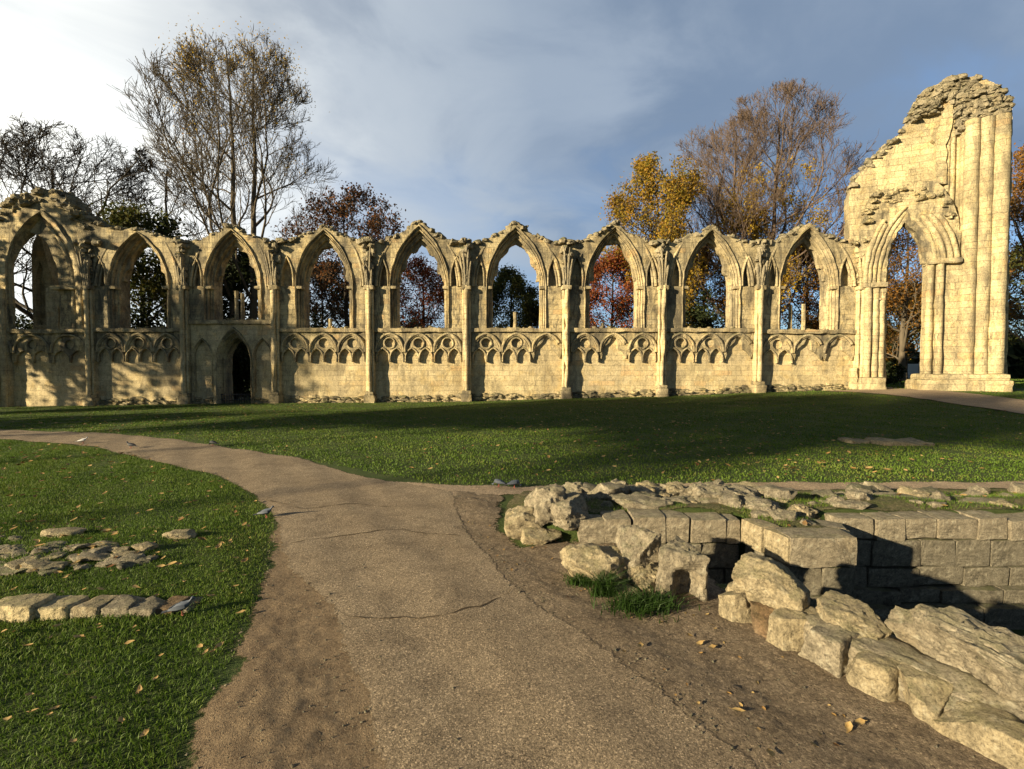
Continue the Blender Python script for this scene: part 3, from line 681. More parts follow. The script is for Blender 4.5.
        po = arch_path(wx(216), wx(252.5), wx(234.5), zb, wz(362), wz(327), 4, 10); pi = arch_path(wx(222), wx(248.5), wx(235), zb, wz(362), wz(338), 4, 10)
        sweep(tubes, po, pi, [(0, 0.1), (0, -0.05), (0.12, -0.12), (0.25, -0.1), (0.32, 0.02), (0.42, 0.04), (0.52, -0.0), (0.62, 0.1), (0.72, 0.3), (0.85, 0.26), (1.0, 0.4), (1.0, 1.1)], 0.02, sd)
        mb.build('door_surround', M_wall, wall); tubes.build('door_arch', M_mould, wall, smooth=60)
        gm = MB()
        for i in range(12): tube(gm, [(wx(220.5 + i * 2.5), 0.1, wz(404)), (wx(220.5 + i * 2.5), 0.1, wz(393.5))], 0.025, 5)
        for zz in (wz(400), wz(394.5)): tube(gm, [(wx(219), 0.1, zz), (wx(250), 0.1, zz)], 0.03, 5)
        gm.build('low_iron_railing', M_iron, wall)
    else:
        nu = 3; uw = (A1 - A0) / nu
        ztop = zc + 0.01; zlow = zsill - 2.05
        outl = []; holes = []
        for u in range(nu):
            u0 = A0 + u * uw; u1 = u0 + uw; uc = (u0 + u1) / 2; fl = B['br'][u]
            hs, hl = 0.30, uw * 0.215
            if fl == 'b':      # broken away, only a jagged hollow is left
                outl += [(u0, zlow + 0.75), (u0 + 0.2, zlow + 0.9), (uc - 0.35, zlow + 1.3), (uc, zlow + 1.62), (uc + 0.3, zlow + 1.28), (u1 - 0.2, zlow + 0.95), (u1, zlow + 0.6)]
            elif fl == 'h':    # half broken
                outl += [(u0, zlow + 0.45), (u0 + 0.12, zlow + 0.2), (u0 + 0.3, zlow + 0.9), (uc - 0.25, zlow + 1.2), (uc - 0.1, zlow + 1.55), (uc + 0.18, zlow + 1.48), (uc + 0.25, zlow + 0.8), (uc + 0.5, zlow + 0.65), (u1 - 0.12, zlow + 0.22), (u1, zlow + 0.5)]
            else:
                for q in (-1, 1):
                    lx = uc + q * uw * 0.235
                    outl += [(lx - hl - 0.012, zlow)] + lancet(lx, hl, zlow + 0.05, zlow + 0.25, zlow + 0.82, 6) + [(lx + hl + 0.012, zlow)]
                holes.append([(uc + 0.30 * math.cos(t), zlow + 1.16 + 0.30 * math.sin(t)) for t in np.linspace(0, 2 * math.pi, 16, endpoint=False)])
            # triangular recesses between the hoods
            if fl != 'b':
                hood = [(x, -0.04, z) for x, z in arch_path(u0 + 0.05, u1 - 0.05, uc, zlow + 0.62, zlow + 0.72, zlow + 1.74, 1, 9)]
                if fl == 'h': hood = hood[:17]
                tube(tubes, hood, 0.085, 7, True, 0.03, sd + u)
                tube(tubes, [(x + (uc - x) * 0.11, -0.02, z - 0.1) for x, _, z in hood], 0.05, 6, True, 0.02, sd + u)
            if fl == ' ':
                tube(tubes, [(uc + 0.33 * math.cos(t), -0.01, zlow + 1.16 + 0.33 * math.sin(t)) for t in np.linspace(0, 2 * math.pi, 17)], 0.06, 6, False, 0.02, sd + u)
            if fl in ' r':
                for q in (-1, 1):
                    lx = uc + q * uw * 0.235
                    tube(tubes, [(x, -0.015, z) for x, z in lancet(lx, hl + 0.02, zlow + 0.02, zlow + 0.25, zlow + 0.86, 6)], 0.055, 6, True, 0.025, sd + u)
        panel(mb, outl + [(A1, ztop), (A0, ztop)], holes, 0.0, 0.158, 0.13, 0.035, sd + 8, edge=0.02)
        ar = mb.build('blind_arcade', M_upper, wall); tubes.build('hood_mould', M_mould, ar, smooth=60)
    # rough footing course
    mb = MB(); rg = random.Random(b * 7)
    def foot(x0, x1):
        for q in range(int((x1 - x0) * 15)):
            x = rg.uniform(x0, x1); g = float(zwall(x)); t = rg.random(); w = rg.uniform(0.14, 0.38)
            rubble(mb, (x, 0.16 - (1 - t) * 0.14, g - 0.15 + t * 0.45), w * 1.7, w * 0.7, w * rg.uniform(0.35, 0.6), rg.uniform(-.5, .5), q, rg.uniform(-.3, .3))
    if b == 3: foot(X0 + .2, wx(215)); foot(wx(253.5), X1 - .2)
    else: foot(X0 + .25, X1 - .25)
    mb.build('footing_course', M_mould, wall, smooth=24)
    mb = MB(); cap_rubble(mb, X0, X1, topf, sd, 150, 1.1, 0.12, 0.36)
    # bigger rubble where the vault springers broke off
    mb.build('coping_rubble', M_rub, wall, smooth=24)

# pilasters with bases, capitals and the broken vault springers
for k, px in enumerate(BX):
    if k == 0: continue
    X = wx(px); g = float(zwall(X)); sd = 300 + k * 9.0
    pil = MB()
    box(pil, X - 0.23, X + 0.23, -0.18, 0.25, g - 0.3, ZS - 0.2, 0.2, 0.04, sd, 0.03)
    tube(pil, [(X, -0.30, g + (ZS - g) * i / 14) for i in range(15)], [0.13 + 0.02 * random.uniform(-1, 1) for _ in range(15)], 10, True, 0.05 if k not in (6, 7, 3) else 0.13, sd)
    for s in ((-1, 1) if k not in (6, 8) else (-1,)): tube(pil, [(X + s * 0.17, -0.17, g + (ZS - g) * i / 14) for i in range(15)], 0.08, 8, True, 0.03, sd + s)
    p = pil.build('pilaster', M_wall, wall, smooth=60)
    mb = MB(); box(mb, X - 0.33, X + 0.33, -0.5, 0.2, g - 0.35, g + 0.5, 0.12, 0.07, sd, 0.08); box(mb, X - 0.27, X + 0.27, -0.44, 0.2, g + 0.45, g + 0.7, 0.1, 0.05, sd, 0.08)
    mb.build('pilaster_base', M_mould, p)
    mb = MB(); box(mb, X - 0.29, X + 0.29, -0.42, 0.2, ZS - 0.26, ZS + 0.02, 0.08, 0.05, sd, 0.06); mb.build('pilaster_capital', M_mould, p)
    if 1 <= k:
        mb = MB(); ztp = wz(244)
        rg = random.Random(k)
        for i in range(11):
            t = i / 10; z = ZS + (ztp - ZS) * t; wd = 0.12 + 0.32 * t ** 1.4
            for q in range(2):
                rubble(mb, (X + rg.uniform(-wd, wd) * 0.75, 0.0 - rg.random() * 0.22 * (0.5 + t), z - 0.1), rg.uniform(.22, .45), rg.uniform(.3, .45), rg.uniform(.2, .42), rg.uniform(0, 6), rg.randrange(10), rg.uniform(-.4, .4))
        for j, s in enumerate((-0.62, -0.25, 0.2, 0.6)):
            L = rg.uniform(0.35, 0.9)
            tube(mb, [(X + s * (0.25 + 0.7 * (t * L) ** 1.7), -0.26 - 0.22 * t * (1 - abs(s) * 0.5), ZS + (ztp - ZS) * t * L) for t in np.linspace(0, 1, 7)], [0.07] * 6 + [0.03], 6, True, 0.05, sd + j)
        for q in range(10):
            s = rg.uniform(0.25, 0.5); rubble(mb, (X + rg.uniform(-0.8, 0.8), rg.uniform(-0.3, 0.9), ztp - s * 0.3 + rg.uniform(-0.1, 0.12)), s * 1.2, s * 1.1, s * 0.7, rg.uniform(0, 6), rg.randrange(10), 0.2)
        mb.build('vault_springer', M_rub if k != 9 else M_upper, wall, smooth=28)

# the west bay: one tall, deeply moulded arch under a heap of rubble core
X0, X1 = wx(-45), wx(93); zsill = wz(329.5); sd = 500.0
top = [(wx(p), wz(y) + 0.15 * fr((p * 0.1, 1, 0), 1.7, sd)) for p, y in resample([(-45, 219), (-20, 216), (0, 214), (12, 207), (25, 200), (40, 194), (58, 193), (68, 199), (76, 208), (84, 215), (93, 221)], 4, False)]
topf = lambda x, T=top: float(np.interp(x, [t[0] for t in T], [t[1] for t in T]))
outer = arch_path(wx(10), wx(86), wx(49), zsill, wz(275), wz(212.5), 5, 14, wz(287)); inner = arch_path(wx(13.5), wx(55), wx(34), zsill, wz(275), wz(226), 5, 14, wz(287))
midp = [(o[0] * 0.06 + i[0] * 0.94, o[1] * 0.06 + i[1] * 0.94) for o, i in zip(outer, inner)]
mb = MB(); panel(mb, [(X0, zsill), (X1, zsill)] + top[::-1], [outer], 0.0, 0.30, 0.22, 0.05, sd, edge=0.03)
wide = [(x - (1.75 if x < wx(34) else 1.75 * max(0.0, 1 - (x - wx(34)) / 0.6)), z) for x, z in midp]; panel(mb, [(X0, zsill), (X1, zsill)] + [(x, z - 0.1) for x, z in top[::-1]], [wide], 0.304, 1.3, 0.3, 0.04, sd + 2, edge=0.03)
mb.build('west_bay_wall', M_upper, wall)
mb = MB(); PR2 = [(t, d * 1.25) for t, d in PROF[:-1]] + [(1.0, 1.25)]
PR2 = [(0.0, 0.3), (0.0, -0.08), (0.05, -0.14), (0.12, -0.10)] + [(0.12 + 0.85 * (t), d * 1.5 + 0.05) for t, d in PROF[4:-1]] + [(1.0, 1.4)]
wf = lambda p: (p[0], -0.1 + (p[1] + 0.1) * (0.22 + 0.78 * min(1.0, max(0.0, (p[0] - wx(14)) / (wx(46) - wx(14))))), p[2])
sweep(mb, outer, inner, PR2, 0.025, sd + 1, wf); mo = mb.build('west_arch', M_mould, wall, smooth=60)
mb = MB(); capring(mb, wx(53), wx(87), -0.08, 0.9, wz(286), 0.25, sd); mb.build('capital', M_mould, mo)
mb = MB(); box(mb, X0 + 0.2, X1 - 0.2, -0.16, 1.3, zsill - 0.24, zsill + 0.02, 0.2, 0.06, sd, 0.05); mb.build('sill_ledge', M_mould, wall)
mb = MB(); zb = float(zwall(X0)) - 0.4; panel(mb, [(X0, zb), (X1, zb), (X1, zsill - 0.22), (X0, zsill - 0.22)], [], 0.16, 1.3, 0.25, 0.05, sd + 3); mb.build('dado_wall', M_wall, wall)
mb = MB(); tubes = MB(); zlow = zsill - 2.05; outl = []; hol = []
for u0p, u1p in ((-40, -14), (-12, 14), (15, 51), (52, 88)):
    u0, u1 = wx(u0p), wx(u1p); uc = (u0 + u1) / 2; uw = u1 - u0; hl = uw * 0.215
    for q in (-1, 1):
        lx = uc + q * uw * 0.235; outl += [(lx - hl - 0.012, zlow)] + lancet(lx, hl, zlow + 0.05, zlow + 0.2, zlow + 0.75, 6) + [(lx + hl + 0.012, zlow)]
    hol.append([(uc + 0.28 * math.cos(t), zlow + 1.12 + 0.28 * math.sin(t)) for t in np.linspace(0, 2 * math.pi, 14, endpoint=False)])
    tube(tubes, [(x, -0.04, z) for x, z in arch_path(u0 + 0.05, u1 - 0.05, uc, zlow + 0.6, zlow + 0.7, zlow + 1.7, 1, 9)], 0.085, 7, True, 0.03, sd + u0p)
panel(mb, outl + [(wx(90), zsill - 0.21), (X0 + 0.2, zsill - 0.21)], hol, 0.0, 0.158, 0.14, 0.04, sd + 8, edge=0.03)
ar = mb.build('blind_arcade', M_upper, wall); tubes.build('hood_mould', M_mould, ar, smooth=60)
mb = MB(); cap_rubble(mb, X0, X1, topf, 77, 240, 1.3, 0.22, 0.6); cap_rubble(mb, X0, X1, lambda x: topf(x) - 0.5, 78, 60, 0.25, 0.2, 0.45)
mb.build('coping_rubble', M_rub, wall, smooth=24)
mb = MB(); g = float(zwall(wx(5)))
for s in (0, 0.45, 0.9): tube(mb, [(wx(-1) + s * 0.6, -0.2 - 0.16 * (s == 0.45), g + (wz(290) - g) * i / 12) for i in range(13)], 0.17, 8, True, 0.03, sd + s)
box(mb, wx(-4), wx(11), -0.15, 0.25, g - 0.3, wz(262), 0.25, 0.04, sd, 0.04); mb.build('pilaster', M_wall, wall, smooth=60)
# sunlit return pier seen through the west arch, with a small dark doorway beside it
mb = MB(); D0 = 2.3; kk = (YW + D0) / F
X = lambda px: (px - 512) * kk
Zp = lambda py: 1.9 + (370 - py) * kk
panel(mb, [(X(35), Zp(335)), (X(60), Zp(335)), (X(58), Zp(290)), (X(50), Zp(262)), (X(44), Zp(230)), (X(36), Zp(246)), (X(35), Zp(262))], [lancet(X(43.0), 0.28, Zp(325), Zp(285), Zp(262))], D0, D0 + 0.35, 0.25, 0.03, 61)
panel(mb, [(X(35.5), Zp(335)), (X(60), Zp(335)), (X(58), Zp(290)), (X(50), Zp(262)), (X(44), Zp(231)), (X(36.5), Zp(247)), (X(35.5), Zp(263))], [], D0 + 0.354, D0 + 0.9, 0.3, 0.03, 62)
mb.build('return_pier', M_pale, wall)
mb = MB(); D1 = 1.5; kk = (YW + D1) / F
panel(mb, [(X(52), Zp(333)), (X(64), Zp(333)), (X(64), Zp(309)), (X(66), Zp(304)), (X(73), Zp(303)), (X(75), Zp(308)), (X(75), Zp(333)), (X(88), Zp(333)), (X(88), Zp(288)), (X(52), Zp(289))], [], -0.25 + 1.5, 1.75, 0.2, 0.03, 63)
mb.build('stair_doorway', M_wall, wall)
mb = MB(); panel(mb, [(X(52), Zp(335)), (X(96), Zp(335)), (X(96), Zp(285)), (X(52), Zp(285))], [], 2.9, 3.2, 0.4, 0.03, 64); mb.build('stair_back_wall', M_mould, wall)

# ------------------------------------------------------------------ crossing arch and pier at the east end
ANG = R(-22.0); OX, OY = wx(852), YW - 0.25
UD = Vector((math.cos(ANG), math.sin(ANG), 0)); DD = Vector((-math.sin(ANG), math.cos(ANG), 0))
pier = empty('crossing_arch', (OX, OY, 0), ANG)
tag(pier, 'tall broken crossing arch with clustered shafts and ragged sloping top at the wall\'s right end', 'ruined arch')
def U(px, py, d=0.0):
    """picture point to (u,z) on the arch plane pushed back by d"""
    o = Vector((OX, OY, EYE * 0)) + DD * d; r = ray(px, py); nrm = DD
    t = (o - Vector((0, 0, 0))).dot(nrm) / r.dot(nrm); P = Vector((r.x * t, r.y * t, EYE + r.z * t)); q = P - o
    return (q.x * UD.x + q.y * UD.y, P.z)
Up = lambda l, d=0.0: [U(p, y, d) for p, y in l]
gz = lambda u: float(zt1(OX + UD.x * u, OY + UD.y * u, False))
# rear masonry rising to the ragged summit
opening = [(886, 392), (886, 300), (887.5, 268), (892, 245), (898, 232), (905, 223), (914, 232), (920, 248), (923, 268), (923.5, 300), (922, 392)]
summit = [(849, 214), (849, 196), (852, 186), (860, 174), (872, 160), (882, 150), (893, 141), (903, 131), (912, 121), (917, 108), (924, 95), (934, 86), (946, 80), (958, 77), (975, 77), (990, 82), (1002, 88), (1004, 96), (1009, 103), (1012, 108), (1011.5, 150), (1009, 250), (1006.5, 392)]
back = [(852, 392)] + summit
mb = MB(); sd = 700
T2 = lambda l, d: [(x, z) for x, z in Up(l, d)]
op = T2(opening, 0.0)
low = [(852, 392), (886, 392), (886, 300), (887.5, 268), (892, 245), (898, 232), (905, 223), (914, 232), (920, 248), (923, 268), (923.5, 300), (922, 392)]
outl = [U(px_, py_, 0.6 if i_ < 6 else 1.66) for i_, (px_, py_) in enumerate(low)] + T2(summit[::-1], 0.6)
outl = [(u, z - (0.5 if z < 1.2 else 0)) for u, z in outl]
panel(mb, outl, [], 0.55, 1.7, 0.22, 0.06, sd, edge=0.05)
mb.build('gable_masonry', M_pale, pier)
# arch band standing proud of it
band = T2([(921.5, 250), (924, 275)], 0)
lo = [(862, 300), (860, 250), (862, 225), (866, 207), (872, 196), (880, 190), (893, 187), (905, 184), (920, 181), (936, 180), (946, 190), (953, 202), (958, 216), (961, 232), (960, 263)]
hi_ = [(924, 263), (922, 247), (916, 232), (905, 222), (897, 232), (891, 246), (888, 262), (886.5, 285), (886, 300)]
mb = MB(); panel(mb, T2(lo + hi_, 0), [], 0.05, 0.546, 0.16, 0.08, sd + 1, edge=0.07); 
for rr in range(95):
    rg = random.Random(rr + 900); t = rg.random(); 
    pts = T2([(866, 210), (876, 194), (905, 187), (936, 183), (952, 203)], 0); i = min(3, int(t * 4)); f = t * 4 - i
    u = pts[i][0] * (1 - f) + pts[i + 1][0] * f; z = pts[i][1] * (1 - f) + pts[i + 1][1] * f
    s = rg.uniform(0.2, 0.5); rubble(mb, (u + rg.uniform(-.15, .15), rg.uniform(-0.05, 0.45), z - rg.uniform(0.05, 0.9)), s * rg.uniform(0.6, 1.4), s * 0.9, s * rg.uniform(0.4, 0.7), rg.uniform(-0.4, 0.4), rr, 0)
ab = mb.build('arch_band', M_upper, pier, smooth=28)
# voussoir mouldings of the arch
mb = MB(); n_ = 12
def parc(xe, xa, ys, ya, n): return [(x, -z) for x, z in side_arc(xe, xa, -ys, -ya, n)]
def arcpx(xl, xr, xa, ys, ya): return [U(p, y) for p, y in arch_path(xl, xr, xa, 300, ys, ya, 1, 12)]
for i, (xl, xr, ya, d) in enumerate([(865, 957, 196, -0.02), (869, 951, 201, 0.0), (874, 944, 206, 0.06), (879, 936, 212, 0.12), (883, 929, 217, 0.2)]):
    L = [U(p, y) for p, y in parc(xl, 906, 283, ya, 12)]; Rr = [U(p, y) for p, y in parc(xr, 906, 262, ya, 12)]
    if i < 2: L = L[:9]
    tube(mb, [(u, d, z) for u, z in L], 0.13, 8, True, 0.05, sd + i); tube(mb, [(u, d, z) for u, z in Rr[:(8 + i)]], 0.13, 8, True, 0.05, sd + i + 20)
mb.build('arch_moulding', M_pale, ab, smooth=60)
# left jamb shafts
mb = MB(); uL = [U(p, 330)[0] for p in (867.5, 875.5, 882.5)]
for i, u in enumerate(uL):
    z0 = gz(u) - 0.2; z1 = U(870, 284)[1]; tube(mb, [(u, 0.02 + 0.13 * i, z0 + (z1 - z0) * j / 16) for j in range(17)], 0.20, 10, True, 0.04, sd + i)
u0, u1 = U(862, 330)[0], U(886, 330)[0]; box(mb, u0, u1 - 0.08, 0.2, 0.546, gz(u0) - 0.3, U(870, 284)[1], 0.25, 0.04, sd, 0.03)
js = mb.build('jamb_shaft', M_pale, pier, smooth=60)
mb = MB(); box(mb, u0 - 0.15, u1 + 0.02, -0.3, 0.54, gz(u0) - 0.3, gz(u0) + 0.75, 0.16, 0.06, sd, 0.1); box(mb, U(851, 330)[0], u0 - 0.18, -0.15, 0.54, gz(u0) - 0.3, gz(u0) + 1.3, 0.16, 0.1, sd, 0.1)
mb.build('jamb_base', M_pale, js)
mb = MB(); box(mb, u0 - 0.05, u1, -0.2, 0.54, U(870, 288)[1], U(870, 283)[1], 0.12, 0.03, sd, 0.05); mb.build('capital', M_mould, js)
# east pier: flat face, thin shafts and three great wall shafts
mb = MB(); ue0, ue1 = U(923.5, 330)[0], U(1006, 330)[0]
ztop = U(985, 118)[1]; zc = U(940, 263)[1]; z0 = gz(ue0) - 0.3
box(mb, ue0 + 0.05, U(961, 330)[0], 0.02, 0.546, z0, zc, 0.25, 0.04, sd + 5, 0.04)
for p, r_, d, pz in ((928.5, 0.19, 0.0, 263), (938, 0.19, -0.06, 263)):
    u = U(p, 330)[0]; z1 = U(p, pz)[1]; tube(mb, [(u, d, z0 + (z1 - z0) * j / 16) for j in range(17)], r_, 10, True, 0.04, sd + p)
mb.build('pier_face', M_pale, pier, smooth=60)
mb = MB(); box(mb, ue0, U(961, 263)[0], -0.28, 0.5, zc - 0.1, zc + 0.22, 0.14, 0.05, sd, 0.06); mb.build('capital', M_mould, pier)
for p, r_ in ((967.5, 0.34), (981.5, 0.34), (996.5, 0.40)):
    mb = MB(); u = U(p, 330)[0]; n = 34
    tube(mb, [(u, 0.1, z0 + (ztop - z0) * j / n) for j in range(n + 1)], [r_ + 0.012 * random.uniform(-1, 1) for _ in range(n + 1)], 14, True, 0.035, sd + p)
    ws = mb.build('wall_shaft', M_pale, pier, smooth=60)
mb = MB(); box(mb, U(959, 300)[0], U(1006, 300)[0], 0.22, 0.546, z0, ztop, 0.35, 0.04, sd, 0.05); mb.build('shaft_backing', M_pale, pier)
mb = MB()
for p in (952, 957): 
    u = U(p, 150)[0]; za_, zb_ = U(p, 225)[1], U(p, 84)[1]; tube(mb, [(u, 0.5, za_ + (zb_ - za_) * j / 12) for j in range(13)], 0.13, 8, True, 0.04, sd + p)
mb.build('thin_shaft', M_pale, pier, smooth=60)
mb = MB(); panel(mb, T2([(938, 182), (938, 140), (934, 138), (940, 128), (946, 108), (955, 92), (955, 118), (952, 134), (949, 142), (949, 182)], 0), [], 0.25, 0.546, 0.2, 0.06, sd + 9, edge=0.05); mb.build('springer_stub', M_pale, pier)
mb = MB(); box(mb, ue0 - 0.25, ue1 + 0.15, -0.62, 1.75, z0 - 0.1, gz(ue0) + 0.62, 0.2, 0.05, sd, 0.1); box(mb, ue0 - 0.05, ue1 + 0.05, -0.5, 1.72, gz(ue0) + 0.55, gz(ue0) + 0.95, 0.2, 0.04, sd, 0.12); mb.build('pier_plinth', M_pale, pier)
# ragged rubble on the slope and summit
mb = MB(); rg = random.Random(5); SU = T2(summit[2:20], 0.6)
for i in range(260):
    k = rg.randrange(len(SU) - 1); f = rg.random(); u = SU[k][0] * (1 - f) + SU[k + 1][0] * f; z = SU[k][1] * (1 - f) + SU[k + 1][1] * f
    s = rg.uniform(0.22, 0.5); rubble(mb, (u, rg.uniform(0.5, 1.7), z - s * rg.uniform(0.2, 0.7)), s * rg.uniform(0.7, 1.5), s * 1.1, s * rg.uniform(0.4, 0.8), rg.uniform(0, 6.3), i, rg.uniform(-.3, .3))
SM = [(924, 96), (934, 88), (948, 81), (975, 79), (1000, 88), (1007, 104)]
for i in range(480):
    px_, py_ = rg.uniform(917, 1008), rg.uniform(80, 134)
    lim = np.interp(px_, [917, 924, 934, 948, 975, 1000, 1008], [112, 97, 89, 82, 80, 90, 108]); lim2 = np.interp(px_, [917, 935, 952, 962, 1008], [118, 112, 92, 132, 118])
    if py_ < lim or py_ > lim2: continue
    u, z = U(px_, py_); s = rg.uniform(0.18, 0.5); rubble(mb, (u, rg.uniform(0.18, 0.5), z - s * 0.2), s * rg.uniform(0.7, 1.5), s, s * rg.uniform(0.4, 0.75), rg.uniform(-.5, .5), i, rg.uniform(-.15, .15))
mb.build('summit_rubble', M_rub, pier, smooth=24)

# ------------------------------------------------------------------ trees
def env_r(prof, z):
    return float(np.interp(z, [p[0] for p in prof], [p[1] for p in prof]))
def tree(name, label, x, y, H, prof, mats, seed, trunks=1, tr=0.35, z0=None, n1=14, n2=8, n3=7, n4=6, up=0.45, wig=0.18, leafn=0, leafs=0.16, leafz=(0, 1), leafmat=None, leafstem=0.0, group=None,
         twig=0.012, fork=0.15, spread=0.5, cat='tree', leafclump=1.0, rag=0.3):
    """prof: (height, radius) outline of the crown"""
    rg = random.Random(seed); g = zt1(x, y, False) if z0 is None else z0
    wood = MB(); tips = []
    def inside(p, tol=1.0):
        if p.z > H * (0.97 + 0.05 * tol - 0.02) or p.z < prof[0][0] - 0.5: return False
        a = math.atan2(p.y, p.x); rr = env_r(prof, p.z) * (1 - rag * 0.5 + rag * (noise.noise(Vector((math.cos(a) * 1.3 + seed, math.sin(a) * 1.3, p.z * 0.3))) + 0.4))
        rr *= tol; return p.x * p.x + p.y * p.y <= rr * rr
    def grow(p0, d, L, r0, level):
        n = {1: 9, 2: 7, 3: 4, 4: 2}[level]; pts = [p0]; d = d.normalized(); p = p0.copy(); tol = rg.choice((0.8, 0.9, 0.97, 1.0, 1.04, 1.12))
        for i in range(n):
            d = (d + Vector((rg.gauss(0, 1), rg.gauss(0, 1), rg.gauss(0, 0.7))) * wig + Vector((0, 0, up * 0.22))).normalized()
            q = p + d * (L / n)
            if not inside(q, tol) and level > 0:
                if i < 1: return
                break
            pts.append(q); p = q
        m = len(pts); r1 = max(twig * 0.6, r0 * (0.25 if level < 4 else 0.5))
        tube(wood, pts, [r0 + (r1 - r0) * (i / max(1, m - 1)) ** 0.8 for i in range(m)], {1: 6, 2: 4, 3: 3, 4: 3}[level], False)
        cum = L * (m - 1) / n
        if level == 4: tips.append(pts[-1]); tips.append(pts[len(pts) // 2]); return
        k = {1: n2, 2: n3, 3: n4}[level]
        for j in range(k):
            t = 0.22 + 0.78 * (j + rg.random()) / k; f = t * (m - 1); i = min(m - 2, int(f)); b = pts[i].lerp(pts[i + 1], f - i)
            td = (pts[i + 1] - pts[i]).normalized(); az = rg.uniform(0, 6.283) if level > 1 else j * 2.4 + rg.random()
            o = td.orthogonal().normalized(); o = Matrix.Rotation(az, 3, td) @ o
            nd = td * (1.0 - spread * 0.45) + o * (spread * rg.uniform(0.7, 1.25)) + Vector((0, 0, up * 0.3))
            if level == 1 and b.x * b.x + b.y * b.y > 0.3: nd += Vector((b.x, b.y, 0)).normalized() * 0.15
            rr = max(twig, (r0 + (r1 - r0) * t) * 0.52) if level < 3 else twig
            ln = {1: 0.50, 2: 0.50, 3: 0.55}[level] * L * rg.uniform(0.55, 1.1) * (1.15 - 0.5 * t)
            if level == 3: ln = max(0.35, ln)
            grow(b, nd, ln, rr, level + 1)
        if level >= 2: tips.append(pts[-1])
    for q in range(trunks):
        off = Vector((0, 0, 0)) if trunks == 1 else Vector(((q - (trunks - 1) / 2) * 1.2, rg.uniform(-.4, .4), 0))
        lean = Vector((off.x * 0.05 + rg.uniform(-.02, .02), rg.uniform(-.02, .02), 1))
        hh = H * 0.93; pts = []; p = off.copy(); p.z = -0.4; n = 16
        for i in range(n + 1):
            pts.append(p.copy()); p = p + (lean + Vector((rg.gauss(0, 0.045), rg.gauss(0, 0.045), 0))).normalized() * (hh / n)
        rad = [tr * (1.25 if i == 0 else 1.0) * (1 - 0.93 * (i / n) ** 0.85) + 0.02 for i in range(n + 1)]
        tube(wood, pts, rad, 8, False)
        k1 = n1 // trunks
        for j in range(k1):
            t = fork + (0.95 - fork) * ((j + rg.random() * 0.8) / k1); f = t * n; i = min(n - 1, int(f)); b = pts[i].lerp(pts[i + 1], f - i)
            az = j * 2.39996 + seed + rg.uniform(-.3, .3)
            if trunks > 1 and off.x: 
                if math.cos(az) * off.x < 0 and rg.random() < 0.5: az = math.pi - az
            eo = Vector((math.cos(az), math.sin(az), 0)); th = rg.uniform(0.45, 0.8) + spread * 0.5
            nd = eo * math.sin(th) + Vector((0, 0, math.cos(th)))
            Lmax = env_r(prof, min(H * 0.9, b.z + (H - b.z) * 0.3)) * 1.25 + 0.25 * (H - b.z) * (1 if up > 0.3 else 0.4)
            grow(b, nd, Lmax * rg.uniform(0.8, 1.05), rad[i] * rg.uniform(0.4, 0.6), 1)
    base = empty(name, (x, y, g)); tag(base, label, cat, group)
    bark = mats
    wood.build('trunk', bark, base, smooth=180)
    if leafn and tips:
        c = [p for p in tips if leafz[0] * H <= p.z <= leafz[1] * H and (not leafstem or math.hypot(p.x, p.y) < leafstem)]
        if c:
            leaves(c, leafn, leafs, leafmat, base, seed, leafclump)
    return base
def leaves(c, n, size, mat, parent, seed, clump=1.0, name='crown', flat=0.0):
    rs = np.random.RandomState(seed); C = np.array([tuple(p) for p in c])
    P = C[rs.randint(0, len(C), n)] + rs.normal(0, 0.28 * clump, (n, 3))
    s = size * rs.uniform(0.6, 1.35, n)[:, None]
    a = rs.normal(0, 1, (n, 3)); a /= np.linalg.norm(a, axis=1)[:, None]; b = rs.normal(0, 1, (n, 3)); b = np.cross(a, b); b /= np.linalg.norm(b, axis=1)[:, None]
    V = np.stack([P - a * s * 0.6, P - b * s * 0.38, P + a * s * 0.6, P + b * s * 0.38], 1).reshape(-1, 3)
    F_ = np.arange(4 * n).reshape(-1, 4)
    return np_mesh(name, V, F_, mat, parent)

TP = lambda px, Y: (px - 512) * Y / F
TH = lambda py, Y, px=512: 1.9 + (370 - py) * Y / F
# tall half-bare tree behind the third bay
tree('tall_tree', 'tall two-stemmed half-bare tree with a tuft of yellow leaves left at its top', TP(247, 37), 37, TH(20, 37), [(3, 2.0), (9, 5.0), (13, 8.0), (18, 8.0), (22, 6.4), (26, 4.0), (28.5, 2.0), (30.5, 0.8)], M_bark, 11, 2, 0.36,
     n1=26, n2=10, n3=8, n4=7, up=0.45, wig=0.15, leafn=4600, leafs=0.12, leafz=(0.60, 1), leafmat=M_lyel, leafclump=1.9, leafstem=4.6, rag=0.2, fork=0.24, spread=0.62, twig=0.017)
